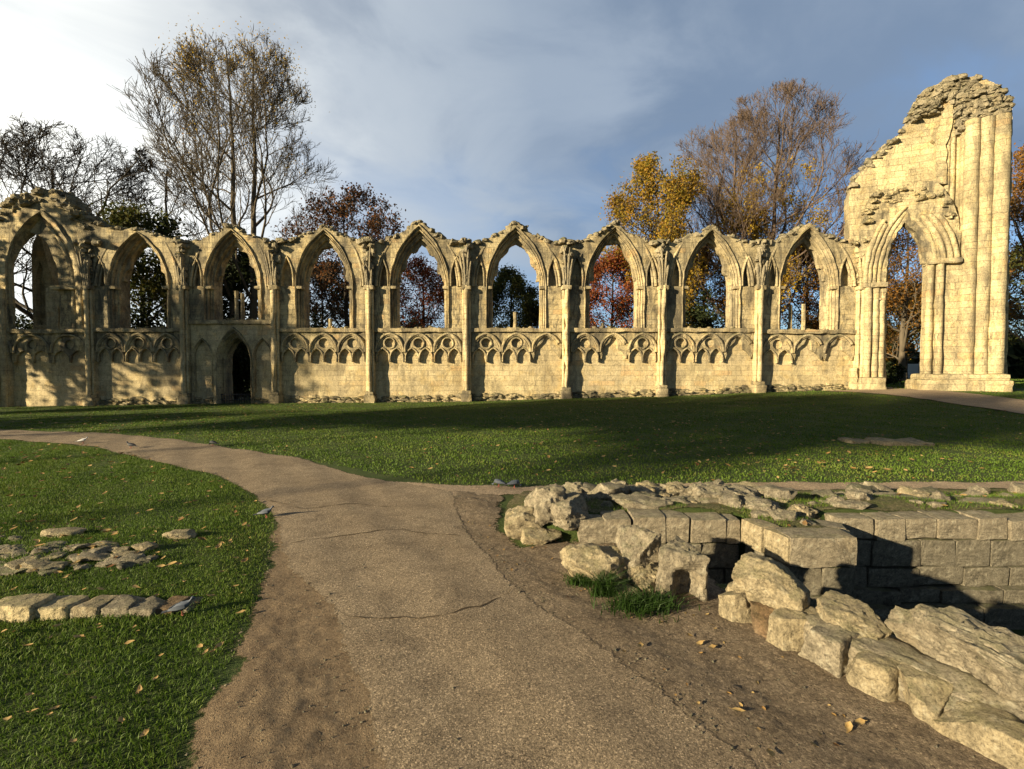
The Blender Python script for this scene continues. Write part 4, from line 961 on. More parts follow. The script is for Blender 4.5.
# gnarled leafless trees at the left
tree('gnarled_tree', 'dark gnarled leafless tree with crooked spreading boughs above the left end of the wall', TP(55, 38), 38, TH(142, 38), [(3, 4.0), (9, 7.5), (14, 9.6), (18, 9.4), (20, 7.5), (21.2, 4)], M_barkd, 21, 1, 0.5,
     n1=19, n2=10, n3=8, n4=6, up=0.35, wig=0.26, fork=0.2, spread=0.66, twig=0.02)
tree('gnarled_tree', 'smaller dark leafless tree with crooked twigs left of the tall yellow-topped tree', TP(168, 40), 40, TH(150, 40), [(4, 2.0), (10, 5.0), (15, 5.6), (18, 4.0), (20.5, 1.5)], M_barkd, 22, 1, 0.34,
     n1=12, n2=8, n3=7, n4=6, up=0.3, wig=0.3, fork=0.3, spread=0.75, leafn=500, leafs=0.18, leafz=(0.45, 0.7), leafmat=M_lgold, twig=0.024)
tree('gnarled_tree', 'leafless crooked tree half cut off by the left edge of the photo', TP(-45, 42), 42, TH(146, 42), [(4, 4.0), (10, 8.0), (17, 8.5), (20, 6.5), (22, 3.0)], M_barkd, 23, 1, 0.5, n1=11, n2=8, n3=6, n4=5, up=0.3, wig=0.30, fork=0.25, spread=0.7, twig=0.02)
tree('ivy_tree', 'low bushy yellow-green tree showing just over the second window', TP(140, 36), 36, TH(212, 36), [(2, 2.0), (6, 3.8), (10, 4.4), (12.5, 3.4), (14, 1.0)], M_barkd, 24, 1, 0.25, n1=14, n2=7, n3=5, n4=4, up=0.2, leafn=9000, leafs=0.24, leafmat=M_lgreen, leafclump=1.6)
tree('ivy_tree', 'dark evergreen tree filling the window over the small doorway', TP(236, 38), 38.5, TH(236, 38), [(1, 2.0), (5, 3.2), (9, 3.2), (11.5, 1.6), (12.6, 0.4)], M_barkd, 25, 1, 0.25, n1=14, n2=7, n3=5, n4=4, up=0.2, leafn=9000, leafs=0.26, leafmat=M_ldark, leafclump=1.5)
# russet tree behind bays four and five
tree('russet_tree', 'rounded russet-brown tree thinning to bare twigs above the fourth window', TP(350, 39), 39, TH(190, 39), [(2, 2.5), (7, 5.0), (12, 5.6), (15, 4.2), (17, 1.6)], M_barkd, 31, 1, 0.32, n1=15, n2=8, n3=7, n4=5, up=0.35, leafn=10500, leafs=0.17, leafmat=M_lbrown, fork=0.2, spread=0.7, twig=0.02)
tree('red_tree', 'red-leaved tree in the lower part of the fifth window', TP(424, 44), 44, TH(258, 44), [(2, 2.0), (6, 3.6), (9, 3.6), (11.5, 2.0), (12.4, 0.5)], M_barkd, 32, 1, 0.25, n1=13, n2=7, n3=6, n4=4, up=0.3, leafn=12000, leafs=0.152, leafmat=M_lred, spread=0.7)
tree('green_tree', 'dull green bushy tree in the sixth window under blue sky', TP(513, 48), 48, TH(266, 48), [(1, 2.5), (6, 3.6), (9, 3.2), (11.3, 1.6), (12.5, 0.4)], M_barkd, 33, 1, 0.25, n1=15, n2=7, n3=6, n4=4, up=0.35, leafn=21000, leafs=0.168, leafmat=M_lgreen, spread=0.65)
tree('green_tree', 'dark dull-green tree behind the russet tree, filling the fourth window', TP(322, 50), 50, TH(262, 50), [(1, 3), (6, 4.6), (10, 4.6), (13.0, 2.0), (14, 0.5)], M_barkd, 34, 1, 0.3, n1=14, n2=7, n3=6, n4=4, up=0.3, leafn=8000, leafs=0.24, leafmat=M_ldark, spread=0.7)
tree('red_tree', 'bright red-leaved tree filling the seventh window', TP(612, 44), 44, TH(258, 44), [(1, 2.2), (5, 3.8), (9, 3.8), (11.5, 2.2), (12.6, 0.5)], M_barkd, 35, 1, 0.25, n1=15, n2=8, n3=6, n4=4, up=0.3, leafn=18000, leafs=0.160, leafmat=M_lred, spread=0.7)
tree('yellow_tree', 'dense golden-yellow tree rising over the wall between the seventh and eighth windows', TP(657, 41), 41, TH(166, 41), [(3, 2.4), (9, 4.2), (13, 4.8), (16, 4.2), (18.5, 2.8), (19.8, 1.2)], M_bark, 36, 1, 0.3, n1=16, n2=9, n3=7, n4=5, up=0.4, leafn=31500, leafs=0.160, leafmat=M_lgold, spread=0.65, fork=0.2, rag=0.5)
tree('bare_tree', 'bare purplish tree with upswept twigs, the left one of a pair by the golden tree', TP(728, 44), 44, TH(122, 44), [(5, 2.0), (10, 5.2), (15, 6.6), (19, 6.4), (22.5, 4.6), (24.7, 2.0)], M_barkp, 41, 1, 0.36, n1=18, n2=10, n3=8, n4=6, up=0.45, wig=0.14, rag=0.2, leafn=4200, leafs=0.18, leafz=(0.25, 0.62), leafmat=M_lyel, leafstem=3.2, fork=0.24, spread=0.58, twig=0.015)
tree('bare_tree', 'broad bare tree with yellow leaves left low down around its trunk', TP(768, 42), 42, TH(110, 42), [(5, 2.0), (9, 5.4), (14, 7.8), (19, 8.0), (22, 6.6), (24, 4.4), (25.2, 2.0)], M_barkp, 42, 1, 0.40, n1=22, n2=10, n3=8, n4=6, up=0.4, wig=0.14, rag=0.2, leafn=12000, leafs=0.15, leafz=(0.25, 0.72), leafmat=M_lyel, leafstem=4.2, fork=0.22, spread=0.62, twig=0.015)
tree('orange_tree', 'dark orange-brown tree in the eighth window', TP(706, 48), 48, TH(244, 48), [(1, 2.5), (6, 4.2), (10, 4.2), (13, 2.4), (14.5, 0.6)], M_barkd, 43, 1, 0.28, n1=14, n2=8, n3=6, n4=4, up=0.35, leafn=19500, leafs=0.160, leafmat=M_lorange, spread=0.7)
tree('orange_tree', 'dense orange-brown tree filling the ninth window', TP(805, 46), 46, TH(240, 46), [(1, 2.5), (6, 4.2), (10, 4.2), (13, 2.4), (14.5, 0.6)], M_barkd, 44, 1, 0.28, n1=15, n2=8, n3=6, n4=4, up=0.35, leafn=22500, leafs=0.160, leafmat=M_lorange, spread=0.7)
tree('red_tree', 'small dark red tree peeping over the wall beside the crossing arch', TP(842, 52), 52, TH(221, 52), [(3, 2.0), (9, 4.0), (13, 4.2), (16, 3.0), (18, 0.8)], M_barkd, 45, 1, 0.28, n1=14, n2=8, n3=6, n4=4, up=0.4, leafn=13500, leafs=0.160, leafmat=M_lred, spread=0.65)
tree('olive_tree', 'olive-brown tree seen through the tall crossing arch', TP(902, 44), 44, TH(222, 44), [(1, 2.0), (5, 4.4), (10, 4.6), (14, 3.2), (16, 0.6)], M_bark, 46, 1, 0.3, n1=15, n2=8, n3=6, n4=4, up=0.35, leafn=16500, leafs=0.152, leafmat=M_lorange, spread=0.75, leafclump=1.3)
tree('olive_tree', 'low leafy yellow-brown tree behind the foot of the crossing arch', TP(905, 50), 50, TH(292, 50), [(1.5, 3.0), (4, 5.0), (7, 4.8), (9.5, 1.5), (10.5, 0.5)], M_barkd, 47, 1, 0.28, n1=13, n2=7, n3=6, n4=4, up=0.3, leafn=24000, leafs=0.176, leafmat=M_lgold, spread=0.75, leafclump=1.5)
tree('autumn_tree', 'large yellow-brown tree at the right edge beyond the pier', TP(1050, 36), 36, TH(150, 36), [(3, 2.0), (7, 5.0), (12, 6.0), (16, 4.6), (19, 1.2)], M_bark, 48, 1, 0.45, n1=16, n2=9, n3=7, n4=4, up=0.35, leafn=21000, leafs=0.160, leafmat=M_lorange, spread=0.7, fork=0.2)
tree('autumn_tree', 'dark green and brown tree low behind the right edge of the pier', TP(1035, 52), 52, TH(255, 52), [(1, 3.0), (6, 6.0), (11, 6.0), (14, 3.0), (15.5, 0.5)], M_barkd, 49, 1, 0.35, n1=14, n2=8, n3=6, n4=4, up=0.3, leafn=11000, leafs=0.25, leafmat=M_lgreen, spread=0.75)
# shrubs behind, low
def shrub(name, label, px, Y, H, r, mat, n, seed, group=None):
    rs = np.random.RandomState(seed); x = TP(px, Y); g = zt1(x, Y, False)
    o = empty(name, (x, Y, g)); tag(o, label, 'shrub', group)
    C = rs.normal(0, 1, (40, 3)); C /= np.linalg.norm(C, axis=1)[:, None]; C *= rs.uniform(0.3, 0.95, (40, 1)); C = C * [r, r, H * 0.5] + [0, 0, H * 0.52]
    leaves([tuple(c) for c in C], n, 0.22, mat, o, seed, r * 0.7, 'foliage')
    mb = MB(); 
    for c in C[:14]: tube(mb, [(0, 0, -0.1), tuple(c * [0.3, 0.3, 0.5]), tuple(c)], [0.06, 0.04, 0.01], 4, False)
    mb.build('stem', M_barkd, o)
shrub('shrub', 'dark shrub just inside the foot of the crossing arch', 887, 36, 1.7, 0.9, M_ldark, 1200, 3)
shrub('shrub', 'dark overgrown shrub behind the small doorway', 236, 33.5, 4.6, 2.2, M_ldark, 5000, 4)
shrub('shrub', 'dark shrub in the lower part of the second window', 147, 35, 7.4, 2.4, M_ldark, 3600, 5)
shrub('shrub', 'dark shrub low in the west arch beside the lit pier', 20, 37, 8.0, 2.6, M_ldark, 3600, 6)
shrub('shrub', 'dark holly shrub low in the eighth window', 700, 40, 8.2, 2.2, M_ldark, 4200, 7)
shrub('shrub', 'dark shrub low in the fifth window below the red leaves', 415, 52, 9.0, 3.0, M_ldark, 3600, 8)
# park beyond
mb = MB(); rs = np.random.RandomState(9); n = 30000
th = rs.uniform(R(-62), R(62), n); rr = rs.uniform(88, 112, n); hh = np.abs(7 + 2.5 * np.sin(th * 23) + 2.0 * np.sin(th * 57 + 1)); Pz = rs.uniform(0, 1, n) ** 0.8 * hh
P = np.stack([np.sin(th) * rr, np.cos(th) * rr, Pz], 1); a_ = rs.normal(0, 1, (n, 3)) * 0.45; b_ = rs.normal(0, 1, (n, 3)) * 0.45
V = np.stack([P - a_, P - b_, P + a_, P + b_], 1).reshape(-1, 3)
tag(np_mesh('far_woodland', V, np.arange(4 * n).reshape(-1, 4), M_ldark), 'dark belt of woodland far behind the ruined wall', 'woodland', kind='stuff')
# pale wall and white posts beyond the arch
Y = 60.0; x0, x1 = TP(880, Y), TP(945, Y); g = zt1(x0, Y, False)
fw = empty('garden_wall', ((x0 + x1) / 2, Y, g)); tag(fw, 'pale grey garden wall with white posts glimpsed through the foot of the crossing arch', 'wall')
mb = MB(); box(mb, (x0 - x1) / 2, (x1 - x0) / 2, 0, 0.3, -0.3, 1.9, 0.5, 0.01, 1); mb.build('wall_panel', M_render, fw)
for px in (903, 918.5): 
    mb = MB(); tube(mb, [(TP(px, Y) - (x0 + x1) / 2, -0.2, -0.2), (TP(px, Y) - (x0 + x1) / 2, -0.2, 2.2)], 0.09, 8); mb.build('post', M_white, fw)

# trees out of frame on the sun's side; they shade the lawn and the west bays
def shade_tree(x, y, H, r, zlo, n, seed, label):
    rs = np.random.RandomState(seed); g = 0.0; o = empty('park_tree', (x, y, g)); tag(o, label, 'tree', 'park trees left of the frame')
    C = rs.normal(0, 1, (70, 3)); C /= np.linalg.norm(C, axis=1)[:, None]; C *= rs.uniform(0.35, 1.0, (70, 1)); C = C * [r, r, (H - zlo) * 0.5] + [0, 0, (H + zlo) * 0.5]
    leaves([tuple(c) for c in C], n, 0.42, M_lgreen, o, seed, 1.9)
    mb = MB(); tube(mb, [(0, 0, -0.3), (0.1, 0, H * 0.4), (0, 0.1, H * 0.9)], [0.17, 0.12, 0.04], 7, False)
    for c in C[:22]: tube(mb, [(0, 0, zlo + (c[2] - zlo) * 0.3 if zlo > 5 else c[2] * 0.55), (c[0] * 0.5, c[1] * 0.5, zlo + (c[2] - zlo) * 0.75 if zlo > 5 else c[2] * 0.85), tuple(c)], [0.12, 0.07, 0.02], 4, False)
    mb.build('trunk', M_bark, o)
for i, (x, y, H, r, zl, n) in enumerate([(-38, 23.0, 15.0, 3.9, 0.5, 2300), (-36.5, 17.0, 8.6, 2.6, 1.5, 1300), (-44, 14.0, 15.0, 3.0, 8.5, 2200), (-35, 8.5, 7.2, 4.0, 0.6, 2600), (-35, 2.0, 13.6, 4.6, 7.8, 4800), (-36, -5.0, 16.8, 4.8, 10.9, 5200), (-36, -11.5, 19.0, 4.6, 11.9, 5200), (-36, -21.8, 23.0, 5.0, 14.6, 4600)]):
    shade_tree(x, y, H, r, zl, n, 60 + i, 'leafy park tree standing outside the photo, left of the lawn')

# ------------------------------------------------------------------ grass
def scatter(poly_px=None, poly=None, dens=100, seed=0):
    poly = poly or gpoly(poly_px); A = np.array(poly); lo, hi = A.min(0), A.max(0); rs = np.random.RandomState(seed)
    n = int((hi[0] - lo[0]) * (hi[1] - lo[1]) * dens); P = rs.uniform(lo, hi, (n, 2)); return P[in_poly(P, poly)]
EXCL = [P_MAIN, P_SIDE, P_FAR, PIT]
def clean(P, dirt=True, jit=0.06, seed=1):
    rs = np.random.RandomState(seed); Q = P + rs.normal(0, jit, P.shape); m = np.ones(len(P), bool)
    for pl in EXCL + ([P_DL, P_DR] if dirt else []): m &= ~in_poly(Q, pl)
    return P[m]
def blades(P, h, w, seed, lean=0.5, seg2=True):
    rs = np.random.RandomState(seed); n = len(P); z = zt(P[:, 0], P[:, 1]); base = np.stack([P[:, 0], P[:, 1], z - 0.004], 1)
    patch = 0.75 + 0.5 * (0.5 + 0.5 * np.sin(P[:, 0] * 1.9 + 1) * np.sin(P[:, 1] * 2.3)); hh = h * rs.uniform(0.45, 1.3, n) * patch
    az = rs.uniform(0, 6.283, n); ax = np.stack([np.cos(az), np.sin(az), np.zeros(n)], 1)
    la = rs.uniform(0, 6.283, n); ll = rs.uniform(0.1, 1.0, n) * lean; ln = np.stack([np.cos(la) * ll, np.sin(la) * ll, np.ones(n)], 1)
    ww = w * rs.uniform(0.6, 1.3, n)
    if seg2:
        mid = base + ln * [0.6, 0.6, 1.0] * (hh * 0.55)[:, None]; tip = base + ln * [1.5, 1.5, 0.92] * hh[:, None]
        V = np.stack([base - ax * ww[:, None] / 2, base + ax * ww[:, None] / 2, mid + ax * ww[:, None] * .4, mid - ax * ww[:, None] * .4, tip], 1)
        k = np.arange(n)[:, None] * 5
        T = np.concatenate([k + [0, 1, 2], k + [0, 2, 3], k + [3, 2, 4]])
    else:
        tip = base + ln * hh[:, None]; V = np.stack([base - ax * ww[:, None] / 2, base + ax * ww[:, None] / 2, tip], 1); T = np.arange(3 * n).reshape(-1, 3)
    return V.reshape(-1, 3), T
def grass(name, parts, mat, label, cat='grass'):
    Vs = []; Ts = []; o = 0
    for V, T in parts: Vs.append(V); Ts.append(T + o); o += len(V)
    ob = np_mesh(name, np.concatenate(Vs), np.concatenate(Ts), mat); tag(ob, label, cat, kind='stuff'); return ob
EXCLP = []
LEFTG = [(-60, 800), (160, 800), (200, 720), (240, 650), (262, 590), (275, 545), (275, 510), (250, 492), (200, 468), (120, 452), (0, 438), (-60, 434)]
lp = gpoly(LEFTG); A = clean(scatter(poly=lp, dens=6500, seed=1), jit=0.05)
rubz = ((A[:, 0] + 4.55) / 1.25) ** 2 + ((A[:, 1] - 4.85) / 0.42) ** 2
keep = (rubz > 1) | (np.random.rand(len(A)) < 0.55); A = A[keep]
near = A[A[:, 1] < 5.2]; farl = A[(A[:, 1] >= 5.2)]; farl = farl[np.random.rand(len(farl)) < 0.55]
lawn = gpoly([(-60, 424), (-60, 405), (190, 401), (470, 399), (660, 394), (800, 388), (860, 388), (1090, 404), (1090, 484), (440, 486), (300, 458), (190, 443), (100, 434)])
L1 = clean(scatter(poly=lawn, dens=560, seed=2), jit=0.12); L1 = L1[L1[:, 1] < YW - 0.4]
pr = np.clip(1.5 - L1[:, 1] / 22, 0.35, 1); L1 = L1[np.random.rand(len(L1)) < pr]
bank = [(0.5, 5.35), (2.55, 5.33), (2.82, 4.74), (3.2, 4.74), (3.45, 5.36), (9.5, 5.3), (11, 7.2), (0.6, 7.1)]
Bk = clean(scatter(poly=bank, dens=2400, seed=3), jit=0.03); Bk = Bk[(np.sin(Bk[:, 0] * 3.1 + 1) * np.sin(Bk[:, 1] * 4.3) + 0.35 * np.sin(Bk[:, 0] * 1.1)) > -0.5]
far2 = np.random.uniform([18, 28], [60, 60], (30000, 2))
grass('lawn_grass', [blades(near, 0.032, 0.006, 11, 0.7), blades(farl, 0.034, 0.010, 12, 0.6, False), blades(L1, 0.036, 0.026, 13, 0.6, False), blades(Bk, 0.052, 0.008, 14, 0.8, False), blades(far2, 0.1, 0.08, 15, 0.6, False)], M_grass, 'short mown grass of the abbey lawns')
def tuft(label, x, y, r, n, h, seed):
    rs = np.random.RandomState(seed); P = np.stack([x + rs.normal(0, r, n), y + rs.normal(0, r * 0.55, n)], 1); V, T = blades(P, h, 0.008, seed, 0.9); V = V - [x, y, 0]
    o = np_mesh('grass_tuft', V, T, M_longgrass, None, (x, y, 0)); tag(o, label, 'grass tuft')
p = ground_pt(582, 586); tuft('small lush grass tuft at the left foot of the low wide boulder', p.x, p.y, 0.07, 300, 0.12, 1)
p = ground_pt(604, 597); tuft('upright lush grass tuft in front of the low wide boulder', p.x, p.y, 0.045, 420, 0.20, 2)
p = ground_pt(642, 610); tuft('broad lush grass tuft at the foot of the upright hollow block', p.x, p.y, 0.13, 800, 0.14, 3)

# ------------------------------------------------------------------ foreground ruins
def rock(name, label, cat, x, y, w, d, h, rz, seed, mat, res=16, power=5.0, amp=0.10, chip=0.5, z=None, tilt=(0, 0), group=None, sink=0.05, hollow=False):
    vs, fs = rock_vf(w, d, h, seed, res, power, amp, chip)
    if hollow: vs = [Vector((v.x, v.y + 0.16 * math.exp(-((v.x - 0.02) / (0.24 * w)) ** 4 - ((v.z - 0.33 * h) / (0.30 * h)) ** 4), v.z)) if v.y < 0 else v for v in vs]
    mb = MB(); mb.add(vs, fs)
    o = mb.build(name, mat, None, (x, y, (zt1(x, y, False) if z is None else z) - sink), 30); o.rotation_euler = (tilt[0], tilt[1], rz); tag(o, label, cat, group); return o
def rock_px(name, label, cat, px0, px1, pyb, pyt, depth, rz, seed, mat, **k):
    p = ground_pt((px0 + px1) / 2, pyb); sc = p.y / F; w = (px1 - px0) * sc; h = (pyb - pyt) * sc * k.pop('hf', 0.86)
    return rock(name, label, cat, p.x, p.y + depth / 2, w, depth, h, rz, seed, mat, **k)
rock_px('boulder', 'low wide pale boulder with grass along its foot', 'boulder', 566, 655, 588, 543, 0.45, 0.15, 201, M_yrock, power=5, amp=0.13, chip=0.7, res=22)
rock_px('boulder', 'tall craggy upright stone behind the low wide boulder', 'boulder', 622, 664, 584, 517, 0.32, 0.1, 202, M_rock, power=7, amp=0.13, chip=0.5, res=22)
rock_px('boulder', 'upright block with a dark hollow in its face', 'boulder', 664, 712, 603, 534, 0.36, -0.15, 203, M_rock, power=10, amp=0.13, chip=0.12, hollow=True, res=22)
rock_px('boulder', 'small pale stone in the grass below the craggy upright stone', 'boulder', 614, 642, 598, 582, 0.16, 0.0, 204, M_yrock, power=3, amp=0.14, chip=0.5)
rock_px('boulder', 'rough angular stone low between the craggy stone and the hollow block', 'boulder', 636, 672, 592, 560, 0.25, 0.3, 205, M_yrock, power=3, amp=0.2, chip=0.8)
# ruined footing beside the path: lower course and three big slabs on it
def edge_stone(name, label, px0, py0, px1, py1, depth, h, seed, mat, z=None, push=0.0, **k):
    a, b = ground_pt(px0, py0), ground_pt(px1, py1); m = (a + b) / 2; L = (b - a).length; rz = math.atan2(b.y - a.y, b.x - a.x); nrm = Vector((-math.sin(rz), math.cos(rz), 0))
    c = m + nrm * (depth / 2 + push)
    return rock(name, label, 'stone block', c.x, c.y, L * 1.03, depth, h, rz, seed, mat, z=z, **k)
FP, FD, FN = Vector((1.60, 3.52, 0)), Vector((0.472, -0.881, 0)), Vector((0.881, 0.472, 0)); FRZ = math.atan2(-0.881, 0.472)
def foot_stone(name, label, s0, s1, t0, t1, z, h, seed, mat, **k):
    c = FP + FD * ((s0 + s1) / 2) + FN * ((t0 + t1) / 2)
    return rock(name, label, 'stone block', c.x, c.y, (s1 - s0) * 1.10, t1 - t0, h, FRZ + k.pop('rz', 0), seed, mat, z=z, **k)
E = [('pale squared stone at the far end of the path-side footing', -0.03, 0.17, M_yrock, .24), ('round-faced brown cobble built into the path-side footing', 0.18, 0.36, M_brown, .20),
     ('cracked pale stone next to the brown cobble', 0.36, 0.56, M_yrock, .22), ('smooth grey-green stone low in the path-side footing', 0.56, 0.80, M_rock, .23),
     ('long flat yellow stone low in the path-side footing', 0.80, 1.06, M_yrock, .21), ('blocky yellow stone with a mossy side near the bottom corner', 1.06, 1.27, M_yrock, .21), ('yellow kerb-like stone at the bottom right corner', 1.27, 1.62, M_yrock, .18)]
for i, (lb, a0, a1, m_, h_) in enumerate(E): foot_stone('footing_stone', lb, a0, a1, 0.0 + 0.02 * (i % 2), 0.36, 0.0, h_ + 0.05, 220 + i, m_, power=14, amp=0.09, chip=0.12, res=18)
foot_stone('footing_stone', 'broad earthy stone course between the lower stones and the great slab', 0.55, 1.95, 0.10, 0.58, 0.0, 0.275, 230, M_rock, power=8, amp=0.10, chip=0.25, res=26)
foot_stone('footing_stone', 'sunken stone under the big rounded block', -0.1, 0.6, 0.16, 0.56, 0.0, 0.25, 231, M_yrock, power=8, amp=0.10, chip=0.25, res=18)
foot_stone('slab_stone', 'big rounded pale block topping the far end of the path-side footing', 0.00, 0.42, 0.12, 0.42, 0.23, 0.27, 240, M_yrock, res=28, power=10, amp=0.10, chip=0.2, rz=0.3)
foot_stone('slab_stone', 'middle tilted slab between the rounded block and the great slab', 0.50, 0.86, 0.20, 0.52, 0.20, 0.17, 241, M_yrock, res=24, power=10, amp=0.12, chip=0.22, tilt=(0.06, 0.12))
foot_stone('slab_stone', 'great long rough slab running out at the right edge', 0.93, 2.2, 0.27, 0.60, 0.23, 0.26, 242, M_rock, res=36, power=8, amp=0.20, chip=0.35, tilt=(0.12, 0.05))
# left row of kerb stones
row = [(-14, 31, 622, 594, M_pale), (31, 66, 621, 597, M_pale), (66, 98, 619, 598, M_yrock), (99, 128, 617, 598, M_rock), (128, 153, 617, 600, M_rock), (152, 174, 615, 600, M_brown), (172, 189, 613, 602, M_rock)]
names_ = ['largest pale kerb stone at the left edge of the photo', 'second pale kerb stone of the lawn row, cut square', 'third kerb stone of the lawn row, pale yellow', 'fourth kerb stone, grey-brown, halfway along the lawn row', 'fifth kerb stone, low and rough', 'small brown stone under the nearest pigeon', 'last little stone ending the lawn row']
for i, (a0, a1, yb, yt, m_) in enumerate(row): rock_px('kerb_stone', names_[i], 'kerb stone', a0, a1, yb, yt, 0.22, random.uniform(-.06, .06), 260 + i, m_, power=12, amp=0.08, chip=-0.1, res=14)
# rubble bed on the left lawn
rg = random.Random(3)
for i in range(75):
    px, py = rg.uniform(-10, 150), rg.uniform(537, 577)
    py = 556 + (py - 556) * (1 - 0.6 * max(0, px) / 150); p = ground_pt(px, py); q_ = 0.05 + 0.18 * rg.random() ** 1.8
    rock('rubble_stone', 'weathered rubble stone half sunk in the left lawn', 'stone', p.x, p.y, q_ * rg.uniform(1, 1.9), q_, q_ * rg.uniform(0.22, 0.42), rg.uniform(-0.6, 0.6), 300 + i, rg.choice([M_rock, M_yrock, M_pit]), res=7, power=5, amp=0.24, chip=0.6, group='rubble stones in the left lawn', sink=q_ * 0.1, tilt=(rg.uniform(-.2, .2), rg.uniform(-.2, .2)))
for px, py, w in ((62, 535, 0.45), (180, 537, 0.38), (145, 549, 0.22)):
    p = ground_pt(px, py); rock('rubble_stone', {62: 'flat pale stone at the back of the left rubble bed', 180: 'flat stone lying alone right of the left rubble bed', 145: 'thin flat stone at the right tip of the left rubble bed'}[px], 'stone', p.x, p.y, w, w * .6, 0.09, 0.1, 350 + px, M_yrock, res=8, power=3.5, amp=0.12, sink=0.02)
# ashlar footing wall round the pit
fnd = empty('pit_wall', (2.0, 5.1, 0)); tag(fnd, 'low ashlar wall of grey squared blocks lining the sunken pit', 'wall')
def course(x0, y0, x1, y1, z0, z1, depth, seed, mat, lo=0.3, hi=0.55, amp=0.02):
    rg = random.Random(seed); a = Vector((x0, y0, 0)); b = Vector((x1, y1, 0)); L = (b - a).length; rz = math.atan2(y1 - y0, x1 - x0); t = 0.0
    while t < L - 0.02:
        w = min(rg.uniform(lo, hi), L - t)
        if L - t - w < 0.15: w = L - t
        h = z1 - z0; mb = MB(); inn = rg.uniform(-0.012, 0.02)
        box(mb, 0.003, w - 0.003, inn, depth, 0, h - rg.uniform(0.0, 0.03) * (z1 > 0.1) - 0.003, 0.045, amp, seed + t * 3 + z0, 0.016)
        q = a + (b - a).normalized() * t
        o = mb.build('ashlar_block', mat, fnd, (q.x - 2.0, q.y - 5.1, z0), 55); o.rotation_euler = (0, 0, rz); t += w
course(0.72, 5.02, 2.47, 5.02, 0.02, 0.31, 0.36, 1, M_rock, 0.26, 0.42)
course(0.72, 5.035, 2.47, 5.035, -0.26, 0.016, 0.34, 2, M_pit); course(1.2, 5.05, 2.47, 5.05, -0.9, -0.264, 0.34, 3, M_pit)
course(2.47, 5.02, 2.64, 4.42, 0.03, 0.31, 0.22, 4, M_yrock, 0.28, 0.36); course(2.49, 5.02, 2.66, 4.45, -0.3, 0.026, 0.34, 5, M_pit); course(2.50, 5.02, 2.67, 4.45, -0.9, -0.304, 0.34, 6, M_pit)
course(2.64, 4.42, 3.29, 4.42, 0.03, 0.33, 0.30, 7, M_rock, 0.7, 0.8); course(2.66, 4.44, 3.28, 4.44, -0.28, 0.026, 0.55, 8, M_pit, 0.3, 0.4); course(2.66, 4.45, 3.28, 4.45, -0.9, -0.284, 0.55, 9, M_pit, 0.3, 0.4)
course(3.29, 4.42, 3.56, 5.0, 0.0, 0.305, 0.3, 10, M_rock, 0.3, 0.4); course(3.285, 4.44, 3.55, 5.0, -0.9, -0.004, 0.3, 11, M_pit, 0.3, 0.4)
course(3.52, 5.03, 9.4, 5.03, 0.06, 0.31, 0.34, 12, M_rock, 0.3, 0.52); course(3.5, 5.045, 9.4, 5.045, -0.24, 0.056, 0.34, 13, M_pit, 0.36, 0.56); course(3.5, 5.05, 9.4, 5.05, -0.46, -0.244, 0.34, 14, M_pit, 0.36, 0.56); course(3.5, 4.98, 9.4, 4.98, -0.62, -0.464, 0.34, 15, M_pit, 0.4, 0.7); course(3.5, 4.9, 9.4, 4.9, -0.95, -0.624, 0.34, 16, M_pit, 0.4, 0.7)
# rough core end of the footing
RC = [(505, 545, 541, 500, 'yellowish end boulder of the rubble bank nearest the path fork'), (528, 568, 541, 496, 'craggy grey core stone behind the end boulder of the bank'), (548, 592, 546, 505, 'rounded grey core stone beside the first ashlar block'), (520, 560, 548, 528, 'yellow wedge stone at the foot of the bank end'), (560, 590, 520, 492, 'dark core stone on top of the bank end')]
for i, (a0, a1, yb, yt, lb) in enumerate(RC): rock_px('core_stone', lb, 'stone', a0, a1, yb, yt, 0.4, rg.uniform(-.4, .4), 380 + i, M_yrock if i in (0, 3) else M_rock, power=6, amp=0.12, chip=0.9, hf=0.75, res=20)
# stones over the bank
for i in range(200):
    x = rg.uniform(0.4, 9.2) if i % 2 else rg.uniform(0.25, 3.6); y = rg.uniform(5.45, 7.15); s = 0.07 + 0.26 * rg.random() ** 1.8
    rock('bank_stone', 'rough grey rubble stone lying on the grassy bank behind the pit', 'stone', x, y, s * rg.uniform(1, 1.8), s, s * rg.uniform(0.4, 0.75), rg.uniform(-0.6, 0.6), 400 + i, rg.choice([M_rock, M_rock, M_yrock, M_pit]), res=6, power=5.0, amp=0.26, chip=0.6, tilt=(rg.uniform(-.2, .2), rg.uniform(-.2, .2)), group='rubble stones on the bank', sink=s * 0.12)
for i, (px, pyb, w, h, lb) in enumerate([(720, 505, 0.62, 0.20, 'large craggy grey stone on the bank, the highest lump of rubble'), (745, 493, 0.85, 0.16, 'long flat stone at the back of the bank beside the thin path'), (700, 497, 0.5, 0.2, 'lumpy stone left of the highest lump on the bank'), (640, 508, 0.75, 0.13, 'long low stone in the middle of the bank'), (800, 517, 0.34, 0.16, 'small pointed stone on the bank above the corner block'), (850, 512, 0.4, 0.1, 'flat stone on the bank above the pit corner'), (905, 500, 0.7, 0.07, 'thin flat slab on the bank above the pit'), (985, 505, 0.6, 0.08, 'flat slab on the bank at the right edge')]):
    p = at_z(px, pyb, 0.25); rock('bank_stone', lb, 'stone', p.x, p.y, w, w * 0.55, h, rg.uniform(-.3, .3), 500 + i, M_rock if i != 4 else M_yrock, res=16, power=5, amp=0.2, chip=0.7, sink=0.03)
